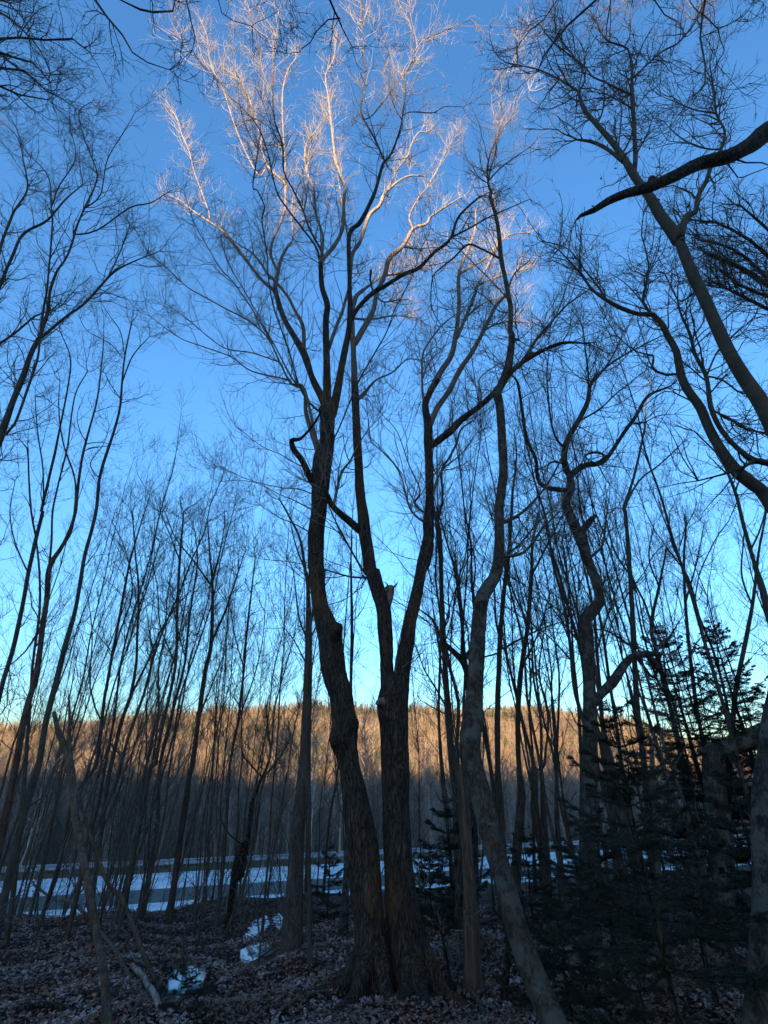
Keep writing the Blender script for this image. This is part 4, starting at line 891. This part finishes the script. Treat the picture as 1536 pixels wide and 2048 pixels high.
scatter(28, 1200, 1640, 9.5, 20, 'slim grey tree in the thicket beyond the zigzag trunk and spruces', 'slim trees of the right-hand thicket', [0, 1, 2, 3, 4, 6, 7], (.85, 1.2))
# young whips in front of the road
def whip_mesh(seed):
    r = np.random.default_rng(seed); n = 9; t = np.linspace(0, 1, n); p = np.zeros((n, 3)); p[:, 2] = t * 2.2 - .05
    p[:, :2] = np.cumsum(r.normal(size=(n, 2)) * .06, 0); rp, rr = resample(p, .011 * (1 - t * .75), .12)
    V, Q = rough_tube(rp, rr, 5, 0, 0, cap=False); c = crown([(rp, rr)], dens=1.3, L1=.45, L2=.22, L3=.1, per2=2, per3=1, up=.2)
    return mesh('stem', V, Q), mesh('twigs', *c)
whips = [whip_mesh(900 + i) for i in range(5)]
for a, b_ in whips: a.materials.append(M['sapling']); b_.materials.append(M['twig_grey'])
rng = np.random.default_rng(6)
for k in range(80):
    Yv = random.uniform(8, 17); pxx = random.uniform(-20, 1450); d = ray(pxx, 1800); x = d[0] / d[1] * Yv
    left = pxx < 740
    t = thing('brush_shoot', 'leafless knee to head high shoot growing on the bank ' + ('left of the maple' if left else 'right of the maple'), 'shrub', (x, Yv, float(gnd(x, Yv))), 'bare shoots on the bank ' + ('left' if left else 'right') + ' of the maple')
    a, b_ = random.choice(whips); t.rotation_euler = (random.uniform(-.15, .15), random.uniform(-.15, .15), random.uniform(0, 6)); s = random.uniform(.5, 1.3); t.scale = (s, s, s)
    obj('stem', a, None, t); obj('twigs', b_, None, t)

# ------------------------------------------------------------------ spruces
def needle_spray(pts, tan, n_per, ln):
    """flat narrow triangles round twig points"""
    k = len(pts) * n_per; p = np.repeat(pts, n_per, 0) + rng.normal(size=(k, 3)) * .004; t = np.repeat(tan, n_per, 0)
    q = norm(np.cross(t, rng.normal(size=(k, 3)))); q[:, 2] *= .55; d = norm(q + t * .75); s = norm(np.cross(d, rng.normal(size=(k, 3)))) * .0015
    V = np.stack([p - s, p + s, p + d * ln * rng.uniform(.7, 1.2, (k, 1)) + s * .6, p + d * ln * rng.uniform(.7, 1.2, (k, 1)) - s * .6], 1)
    return V.reshape(-1, 3), np.arange(k * 4).reshape(-1, 4)
def spruce_bough(L, droop=.1, dens=1.0, np_=7, ln=.022):
    n = 9; t = np.linspace(0, 1, n); p = np.zeros((n, 3)); p[:, 0] = t * L; p[:, 2] = -droop * L * np.sin(t * 2.4) + .06 * L * t ** 3
    p[:, 1] = np.cumsum(rng.normal(size=n) * .012 * L)
    st = tubes(p[None], (.007 + .006 * L) * (1 - t[None] * .8), 5)
    tw_p, tw_r = [], []
    ns = int(L * 24 * dens) + 4
    f = np.sort(rng.uniform(.12, 1, ns)); f = np.append(f, [1, 1])
    i = np.minimum((f * (n - 1)).astype(int), n - 2); g = (f * (n - 1) - i)[:, None]; base = p[i] * (1 - g) + p[i + 1] * g
    side = np.where(np.arange(len(f)) % 2, 1, -1)[:, None]; a = np.radians(rng.uniform(35, 60, (len(f), 1)))
    d = np.concatenate([np.cos(a), side * np.sin(a), rng.normal(size=a.shape) * .12], 1)
    ll = (.06 + .34 * (1 - f) * L)[:, None] * rng.uniform(.6, 1.2, (len(f), 1)); m = 6
    tt = np.linspace(0, 1, m)[None, :, None]; tp = base[:, None] + d[:, None] * ll[:, None] * tt; tp[:, :, 2] -= (tt[:, :, 0] ** 2) * ll * .15
    k2 = len(tp); f2 = rng.uniform(.2, .95, (k2, 4)); j = (f2 * (m - 1)).astype(int); b2 = tp[np.arange(k2)[:, None], j].reshape(-1, 3)
    s2 = np.where(rng.random((k2, 4)) < .5, 1, -1).reshape(-1, 1); dd = np.repeat(d, 4, 0); d2 = norm(dd * .8 + np.stack([-dd[:, 1], dd[:, 0], np.zeros(len(dd))], 1) * s2 * .7)
    l2 = np.repeat(ll, 4, 0) * rng.uniform(.2, .5, (len(dd), 1)); tp2 = b2[:, None] + d2[:, None] * l2[:, None] * np.linspace(0, 1, 4)[None, :, None]
    tub = join([st, tubes(tp, np.full(tp.shape[:2], .0022), 3), tubes(tp2, np.full(tp2.shape[:2], .0016), 3)])
    A = np.concatenate([(tp[:, :-1] * (1 - s) + tp[:, 1:] * s).reshape(-1, 3) for s in (0, .5)]); TA = np.tile(np.repeat(norm(tp[:, 1] - tp[:, 0]), m - 1, 0), (2, 1))
    B = np.concatenate([(tp2[:, :-1] * (1 - s) + tp2[:, 1:] * s).reshape(-1, 3) for s in (0, .5)]); TB = np.tile(np.repeat(norm(tp2[:, 1] - tp2[:, 0]), 3, 0), (2, 1))
    nd = join([needle_spray(A, TA, np_, ln), needle_spray(B, TB, np_, ln)])
    return tub, nd
bough_lib = []
for L in (.35, .6, .9, 1.2, 1.5):
    for _ in range(2):
        tub, nd = spruce_bough(L, .1, 1.0, 4, .024)
        tm = mesh('bough', *tub); tm.materials.append(M['dark'])
        nm = mesh('needles', *nd, smooth=False); nm.materials.append(M['needle']); bough_lib.append((L, tm, nm))
def spruce(name, label, basep, height, width, nb=34, r0=.04, lean=(0, 0), group=None, low=.12, one_side=None):
    t = thing(name, label, 'spruce', tuple(basep), group)
    n = 10; tt = np.linspace(0, 1, n); p = np.zeros((n, 3)); p[:, 2] = tt * height - .1; p[:, 0] = lean[0] * tt * height + rng.normal(size=n) * .01; p[:, 1] = lean[1] * tt * height
    rp, rr = resample(p, r0 * (1 - tt * .93), .15); obj('trunk', mesh('trunk', *rough_tube(rp, rr, 9, 0, .1, height)), M['dark'], t)
    for k in range(nb):
        f = low + (1 - low) * (k + rng.random() * .6) / nb; L = width * .5 * (1 - f) ** .75 * rng.uniform(.75, 1.1) + .08
        i = min(int(f * (len(rp) - 1)), len(rp) - 1); c = min(bough_lib, key=lambda b_: abs(b_[0] - L) + random.random() * .02)
        az = k * 2.4 + rng.normal() * .3 if one_side is None else one_side + rng.normal() * .9
        o = obj('bough', c[1], None, t, off=tuple(rp[i])); s = L / c[0]; o.scale = (s, s, s); o.rotation_euler = (rng.normal() * .15, -(.05 + .5 * f) + rng.normal() * .08, az)
        obj('needles', c[2], None, o)
    return t
def at_g(x, Yv): return np.array([x, Yv, float(gnd(x, Yv))])
def gx_(pxx, pyy, Yv): return at_g(P(pxx, pyy, Yv)[0], Yv)
spruce('spruce_tree', 'dark spruce in front, its tip reaching the hill crest beyond the zigzag trunk', gx_(1350, 2000, 5.0), 2.75, 2.4, 34, .03, (-.02, 0), low=.28)
spruce('spruce_tree', 'tall spruce whose ragged dark crown stands against the sky at the side edge', gx_(1490, 1850, 11.5), 5.7, 4.2, 120, .07, (-.03, 0), low=.15)
spruce('spruce_tree', 'second tall spruce, half out of frame beyond the ragged-crowned one', gx_(1610, 1850, 10.5), 5.4, 3.6, 90, .07, low=.15)
spruce('spruce_tree', 'low bushy spruce beside the pale leaning trunk, under its upper boughs', gx_(1130, 1950, 6.6), 1.1, 1.4, 26, .025, low=.15)
spruce('spruce_tree', 'wide young spruce filling the dark gap between zigzag trunk and broken trunk', gx_(1230, 1900, 7.2), 1.8, 2.2, 26, .035, low=.3)
spruce('spruce_tree', 'young spruce beneath the broken rough trunk', gx_(1420, 1950, 6.2), 1.8, 2.0, 24, .03, low=.3)
spruce('spruce_tree', 'spruce with sparse boughs in the gap behind the barkless snag', gx_(905, 1830, 11.0), 2.2, 1.8, 46, .035, low=.1)
spruce('spruce_tree', 'small spruce on the crest just right of the maple base', gx_(862, 1828, 11.5), 1.35, 1.5, 30, .02, low=.1)
spruce('spruce_tree', 'small spruce on the crest right of the pale leaning trunk', gx_(1065, 1830, 12.5), 1.9, 1.7, 36, .025, low=.1)
spruce('spruce_tree', 'little spruce on the crest left of the maple, by the dark pole', gx_(655, 1830, 13.5), 1.5, 1.1, 26, .02, low=.1)
spruce('spruce_tree', 'spruce low at the side edge under the fallen limb', gx_(1560, 1900, 7.4), 2.3, 2.0, 44, .03, low=.1)
spruce('spruce_seedling', 'tiny green spruce seedling at the edge of the pool by the bottom', G(355, 2030), .42, .5, 16, .008, low=.1)
spruce('spruce_tree', 'low spruce nearest the bottom corner beside the lichen-grey trunk', gx_(1290, 2040, 5.2), 1.0, 1.2, 16, .02, low=.15)

# ------------------------------------------------------------------ pools, leaves, grass
wm, nt, b = mat('pool with thin ice', .08, .8); b.inputs['Base Color'].default_value = (.16, .2, .22, 1)
f = nz(nt, 9, 5, coords(nt), .6); bump(nt, b, f, .01)
nt.links.new(ramp(nt, [(.42, (.03, .04, .045)), (.55, (.3, .36, .4))], nz(nt, 5, 5, coords(nt), .6)), b.inputs['Base Color'])
sm = plain('old ice and snow', (.8, .84, .86), .6, .4, .08, 12, .02)
def pool(name, label, outline, m, kind='structure', dz=.02):
    c = np.mean([o[:2] for o in outline], 0); g0 = G(*c); z = g0[2]
    pts = []
    for a, b_ in outline:
        d = ray(a, b_); s = (z + .035 - 1.6) / d[2]; pts.append(EYE + d * s)
    n = len(pts); pts = np.array(pts); res = []
    for i in range(n):                                     # ragged edge
        for t in (0, .33, .66):
            q = pts[i] * (1 - t) + pts[(i + 1) % n] * t; cc = pts.mean(0); q = cc + (q - cc) * (1 + rng.normal() * .13); res.append(q)
    res = np.array(res); cc = res.mean(0); k = len(res)
    rim = res.copy(); rim[:, 2] = cc[2] - .08; inner = cc + (res - cc) * .5; inner[:, 2] = cc[2] + .004
    V = np.vstack([rim, res, inner, [cc]]); i = np.arange(k); j = (i + 1) % k
    Q = np.vstack([np.stack([i, j, k + j, k + i], 1), np.stack([k + i, k + j, 2 * k + j, 2 * k + i], 1)])
    ii = np.arange(0, k - 1, 2); Q = np.vstack([Q, np.stack([2 * k + ii, 2 * k + ii + 1, 2 * k + (ii + 2) % k, np.full(len(ii), 3 * k)], 1)])
    o = obj(name, mesh(name, V, Q), m, kind=kind); return o
pool('stream_pool', '', [(328, 1946), (348, 1926), (385, 1920), (412, 1932), (410, 1958), (392, 1982), (362, 2000), (338, 1990), (324, 1968)], wm)
pool('stream_pool', '', [(478, 1925), (488, 1915), (505, 1908), (520, 1916), (510, 1938), (490, 1946), (474, 1942)], wm)
pool('stream_pool', '', [(490, 1896), (510, 1884), (535, 1880), (548, 1888), (545, 1902), (515, 1912), (498, 1906)], wm)
pool('stream_ice', '', [(336, 1952), (350, 1936), (366, 1940), (362, 1958), (356, 1976), (340, 1972)], sm)
pool('stream_ice', '', [(378, 1932), (394, 1930), (398, 1950), (384, 1956)], sm)
pool('stream_ice', '', [(482, 1899), (500, 1890), (524, 1888), (534, 1902), (514, 1917), (492, 1912)], sm)
pool('stream_ice', '', [(486, 1866), (503, 1853), (524, 1858), (528, 1872), (508, 1884), (492, 1880)], sm)
pool('stream_ice', '', [(503, 1844), (513, 1828), (532, 1831), (542, 1848), (522, 1861), (507, 1856)], sm)
pool('stream_ice', '', [(544, 1836), (558, 1828), (578, 1832), (580, 1846), (560, 1853), (543, 1848)], sm)
pool('stream_ice', '', [(496, 1856), (508, 1851), (520, 1855), (510, 1862)], sm)

# leaf litter: real curled leaves on the near ground
def litter(n):
    Yv = 3.8 + 11.5 * rng.random(n) ** 1.25; wx = .95; x = rng.uniform(-1, 1, n) * (Yv * wx + 1)
    z = gnd(x, Yv) + .012
    for (cx, cy, cr, cd) in STREAM[:4]:
        k = ((x - cx) ** 2 + (Yv - cy) ** 2) > (cr * .75) ** 2; x, Yv, z = x[k], Yv[k], z[k]
    n = len(x); c = np.stack([x, Yv, z + rng.uniform(.0, .05, n)], 1); s = rng.uniform(.014, .04, (n, 1))
    a = norm(np.stack([rng.normal(size=n), rng.normal(size=n), rng.normal(size=n) * .35], 1)); b_ = norm(np.cross(a, np.stack([rng.normal(size=n) * .35, rng.normal(size=n) * .35, np.ones(n)], 1))) * .7
    nrm = norm(np.cross(a, b_)) * .35
    V = np.stack([c - a * s, c - b_ * s + nrm * s * rng.uniform(-1, 1, (n, 1)), c + a * s, c + b_ * s + nrm * s], 1)
    return V.reshape(-1, 3), np.arange(n * 4).reshape(-1, 4)
lm, nt, b = mat('dead fallen leaves', .8, .25)
nt2 = nz(nt, 60, 2, coords(nt), .5)
c = ramp(nt, [(.3, (.035, .014, .01)), (.46, (.11, .044, .027)), (.6, (.21, .1, .067)), (.72, (.42, .29, .25))], nt2)
c = mixc(nt, ramp(nt, [(.5, (0, 0, 0)), (.62, (.8, .8, .8))], nz(nt, 1.9, 7, coords(nt), .75)), c, mixc(nt, nt2, (.14, .07, .058), (.6, .46, .44)))
nt.links.new(c, b.inputs['Base Color'])
o = obj('fallen_leaves', mesh('fallen_leaves', *litter(120000), smooth=False), lm, kind='stuff')
# fallen twigs on the floor
k = 2600; Yv = 4 + 10 * rng.random(k); x = rng.uniform(-1, 1, k) * (Yv + .5); p = np.stack([x, Yv, gnd(x, Yv) + .03], 1); az = rng.uniform(0, 6.28, k)
Pn, Rn = grow(p, np.stack([np.cos(az), np.sin(az), np.zeros(k)], 1), rng.uniform(.002, .007, k), rng.uniform(.15, .9, k), 5, 0, 15, up=0, wander=.2)
Pn[:, :, 2] = np.maximum(gnd(Pn[:, :, 0], Pn[:, :, 1]) + .02, Pn[:, :, 2] * .0 + gnd(Pn[:, :, 0], Pn[:, :, 1]) + .035)
obj('fallen_twigs', mesh('fallen_twigs', *tubes(Pn, Rn, 4)), M['dead'], kind='stuff')
# dry grass on verge and bank
def blades(n, ufn, h, name, c):
    u, v = ufn(n); x = u * NU[0] + v * NU[1]; y = u * NU[1] - v * NU[0]; z = np.maximum(gnd(x, y), -3.3 + .0)
    p = np.stack([x, y, z], 1); hh = h * rng.uniform(.4, 1.3, (n, 1)); d = np.concatenate([rng.normal(size=(n, 2)) * .35, np.ones((n, 1))], 1); w = rng.normal(size=(n, 3)); w[:, 2] = 0; w = norm(w) * .008
    V = np.stack([p - w, p + w, p + d * hh + w * .2, p + d * hh - w * .2], 1).reshape(-1, 3)
    obj(name, mesh(name, V, np.arange(n * 4).reshape(-1, 4), False), plain(name + ' blades', c, .9, .1, .4, 5), kind='stuff')
blades(22000, lambda n: (rng.uniform(41.0, 42.8, n), rng.uniform(-35, 75, n)), .28, 'verge_grass', (.13, .1, .055))
blades(9000, lambda n: (rng.uniform(23.0, 25.4, n), rng.uniform(-28, 34, n)), .3, 'bank_grass', (.09, .065, .04))

# withered leaves still hanging on the smooth tree and neighbours
def hang(built, o0, n, box, parent):
    P_ = np.concatenate([b_['pts'] for b_ in built]);
    sel = [p for p in P_ if box[0] < p[0] < box[1] and p[2] > box[2]]
    if not sel: return
    c = np.array([sel[i] for i in rng.integers(0, len(sel), n)]) - o0 + rng.normal(size=(n, 3)) * .28
    s = rng.uniform(.02, .045, (n, 1)); a = norm(rng.normal(size=(n, 3)) * [.4, .4, 1]); b_ = norm(np.cross(a, rng.normal(size=(n, 3)))) * .5
    V = np.stack([c - a * s, c - b_ * s, c + a * s, c + b_ * s], 1).reshape(-1, 3)
    o = obj('withered_leaves', mesh('withered_leaves', V, np.arange(n * 4).reshape(-1, 4), False), M['fallen'], parent); o['kind'] = 'stuff'
hang(eb, eo, 150, (1.2, 5, 7.5), er)

# ------------------------------------------------------------------ far woods (instances on points)
def far_tree(seed, h, detail, spread=.16):
    r = np.random.default_rng(seed); global rng; rng = r
    n = 5; t = np.linspace(0, 1, n); p = np.zeros((n, 3)); p[:, 2] = t * h; p[:, :2] = np.cumsum(r.normal(size=(n, 2)) * h * .012, 0)
    R = h * (.0058 if detail == 0 else .0085) * (1 - t * .85); parts = [tubes(p[None], R[None], 4 if detail < 2 else 5)]
    k = (16, 26, 40)[detail]; ps, tg, rr = sites(p[None], R[None], k, .3, 1.0)
    P1, R1 = grow(ps, tg, rr * .5 + h * .0008, h * spread * r.uniform(.5, 1.4, k), 3, 28, 65, up=.16, wander=.2)
    parts.append(tubes(P1, R1, 3)); ps, tg, rr = sites(P1, R1, (3, 4, 5)[detail]); m = len(ps)
    P2, R2 = grow(ps, tg, np.full(m, h * (.0011 if detail == 0 else .0007)), h * spread * .5 * r.uniform(.5, 1.5, m), 2, 25, 65, up=.12, wander=.25)
    parts.append(tubes(P2, R2, 3)); return join(parts)
def far_conifer(seed, h):
    r = np.random.default_rng(seed); k = 60; f = r.random(k) ** .8; L = h * .26 * (1 - f) + h * .03; az = r.uniform(0, 6.28, k)
    b_ = np.stack([np.zeros(k), np.zeros(k), h * (.1 + .9 * f)], 1); d = np.stack([np.cos(az), np.sin(az), -.25 + r.normal(size=k) * .15], 1)
    s = np.stack([-np.sin(az), np.cos(az), r.normal(size=k) * .3], 1) * (L * .28)[:, None]; tip = b_ + d * L[:, None]
    V = np.stack([b_ + [0, 0, h * .03], b_ * .4 + tip * .6 + s, tip, b_ * .4 + tip * .6 - s], 1).reshape(-1, 3)
    return V, np.arange(k * 4).reshape(-1, 4)
def instancer(name, protos_, pts, scl, label=None):
    col = bpy.data.collections.new(name + '_kinds')
    for i, (me, m) in enumerate(protos_):
        me.materials.append(m); o = bpy.data.objects.new(name + '_kind', me); col.objects.link(o)
    me = bpy.data.meshes.new(name); me.from_pydata([tuple(p) for p in pts], [], [])
    a = me.attributes.new('scl', 'FLOAT', 'POINT'); a.data.foreach_set('value', np.asarray(scl, dtype=np.float32))
    a = me.attributes.new('rot', 'FLOAT_VECTOR', 'POINT'); rr = np.zeros((len(pts), 3), dtype=np.float32); rr[:, 2] = rng.uniform(0, 6.28, len(pts)); rr[:, :2] = rng.normal(size=(len(pts), 2)) * .03
    a.data.foreach_set('vector', rr.ravel())
    ng = bpy.data.node_groups.new(name, 'GeometryNodeTree'); ng.interface.new_socket('Geometry', in_out='INPUT', socket_type='NodeSocketGeometry'); ng.interface.new_socket('Geometry', in_out='OUTPUT', socket_type='NodeSocketGeometry')
    N = ng.nodes; i0 = N.new('NodeGroupInput'); o0 = N.new('NodeGroupOutput'); ci = N.new('GeometryNodeCollectionInfo'); ci.inputs[0].default_value = col
    ci.inputs['Separate Children'].default_value = True; ci.inputs['Reset Children'].default_value = True
    ip = N.new('GeometryNodeInstanceOnPoints'); ip.inputs['Pick Instance'].default_value = True
    a1 = N.new('GeometryNodeInputNamedAttribute'); a1.data_type = 'FLOAT'; a1.inputs[0].default_value = 'scl'
    a2 = N.new('GeometryNodeInputNamedAttribute'); a2.data_type = 'FLOAT_VECTOR'; a2.inputs[0].default_value = 'rot'
    ng.links.new(i0.outputs[0], ip.inputs['Points']); ng.links.new(ci.outputs[0], ip.inputs['Instance']); ng.links.new(a1.outputs[0], ip.inputs['Scale'])
    ng.links.new(a2.outputs[0], ip.inputs['Rotation']); ng.links.new(ip.outputs[0], o0.inputs[0])
    o = bpy.data.objects.new(name, me); link(o); o['kind'] = 'stuff'
    md = o.modifiers.new('scatter', 'NODES'); md.node_group = ng
    return o
def randmat(name, stops):
    m, nt, b = mat(name, .9, .15); oi = nt.nodes.new('ShaderNodeObjectInfo')
    v = nz(nt, .02, 5, coords(nt), .7); mx = nt.nodes.new('ShaderNodeMath'); mx.operation = 'MULTIPLY_ADD'; mx.inputs[1].default_value = .45
    nt.links.new(oi.outputs['Random'], mx.inputs[0]); m2 = nt.nodes.new('ShaderNodeMath'); m2.operation = 'MULTIPLY'; m2.inputs[1].default_value = .65; nt.links.new(v, m2.inputs[0]); nt.links.new(m2.outputs[0], mx.inputs[2])
    nt.links.new(ramp(nt, stops, mx.outputs[0]), b.inputs['Base Color']); return m
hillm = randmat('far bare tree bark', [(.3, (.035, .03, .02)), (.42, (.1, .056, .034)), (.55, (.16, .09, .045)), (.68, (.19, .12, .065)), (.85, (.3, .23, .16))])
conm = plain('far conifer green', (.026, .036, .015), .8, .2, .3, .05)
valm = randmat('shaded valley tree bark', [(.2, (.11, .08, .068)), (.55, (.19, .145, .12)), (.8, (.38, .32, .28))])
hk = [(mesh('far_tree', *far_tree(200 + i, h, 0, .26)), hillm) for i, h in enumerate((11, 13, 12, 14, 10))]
rng = np.random.default_rng(31)
def frus(n, y0, y1, pw=1.0, wide=.85):
    y = y0 + (y1 - y0) * rng.random(n) ** pw; x = rng.uniform(-wide, wide, n) * y; return x, y
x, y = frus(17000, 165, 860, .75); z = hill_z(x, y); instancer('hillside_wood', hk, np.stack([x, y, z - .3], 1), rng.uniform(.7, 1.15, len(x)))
ck = [(mesh('far_conifer', *far_conifer(300 + i, h), smooth=False), conm) for i, h in enumerate((11, 14, 9))]
x, y = frus(14000, 240, 850, .6); pr = np.array([noise.noise((a * .009, b_ * .012, 2.2)) for a, b_ in zip(x, y)])
keep = (pr > .06) & (rng.random(len(x)) < .5) | ((y > 745) & (rng.random(len(x)) < np.clip(.45 + x / 600, .25, .95)) & (y < 850)); x, y = x[keep], y[keep]
instancer('hillside_conifers', ck, np.stack([x, y, hill_z(x, y) - .3], 1), rng.uniform(.6, 1.1, len(x)))
vk = [(mesh('valley_tree', *far_tree(400 + i, h, 1 + i % 2, .15)), valm) for i, h in enumerate((10, 11.5, 9.5, 12, 10.5, 11))]
rng = np.random.default_rng(32)
x, y = frus(2600, 44, 185, 1.5, 1.0); x = np.concatenate([x, rng.uniform(-60, 80, 500)]); y = np.concatenate([y, rng.uniform(30, 95, 500)]); u, v = uv_road(x, y); k = u > 47.5; x, y = x[k], y[k]
z = np.where(y < 150, gnd(x, y), np.maximum(gnd(x, y), hill_z(x, y)))
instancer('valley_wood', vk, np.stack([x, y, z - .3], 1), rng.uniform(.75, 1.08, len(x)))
print('MESHES', len(bpy.data.meshes), 'OBJ', len(bpy.data.objects), 'TRIS', sum(sum(1 for _ in ()) + len(m.polygons) * 2 for m in bpy.data.meshes))
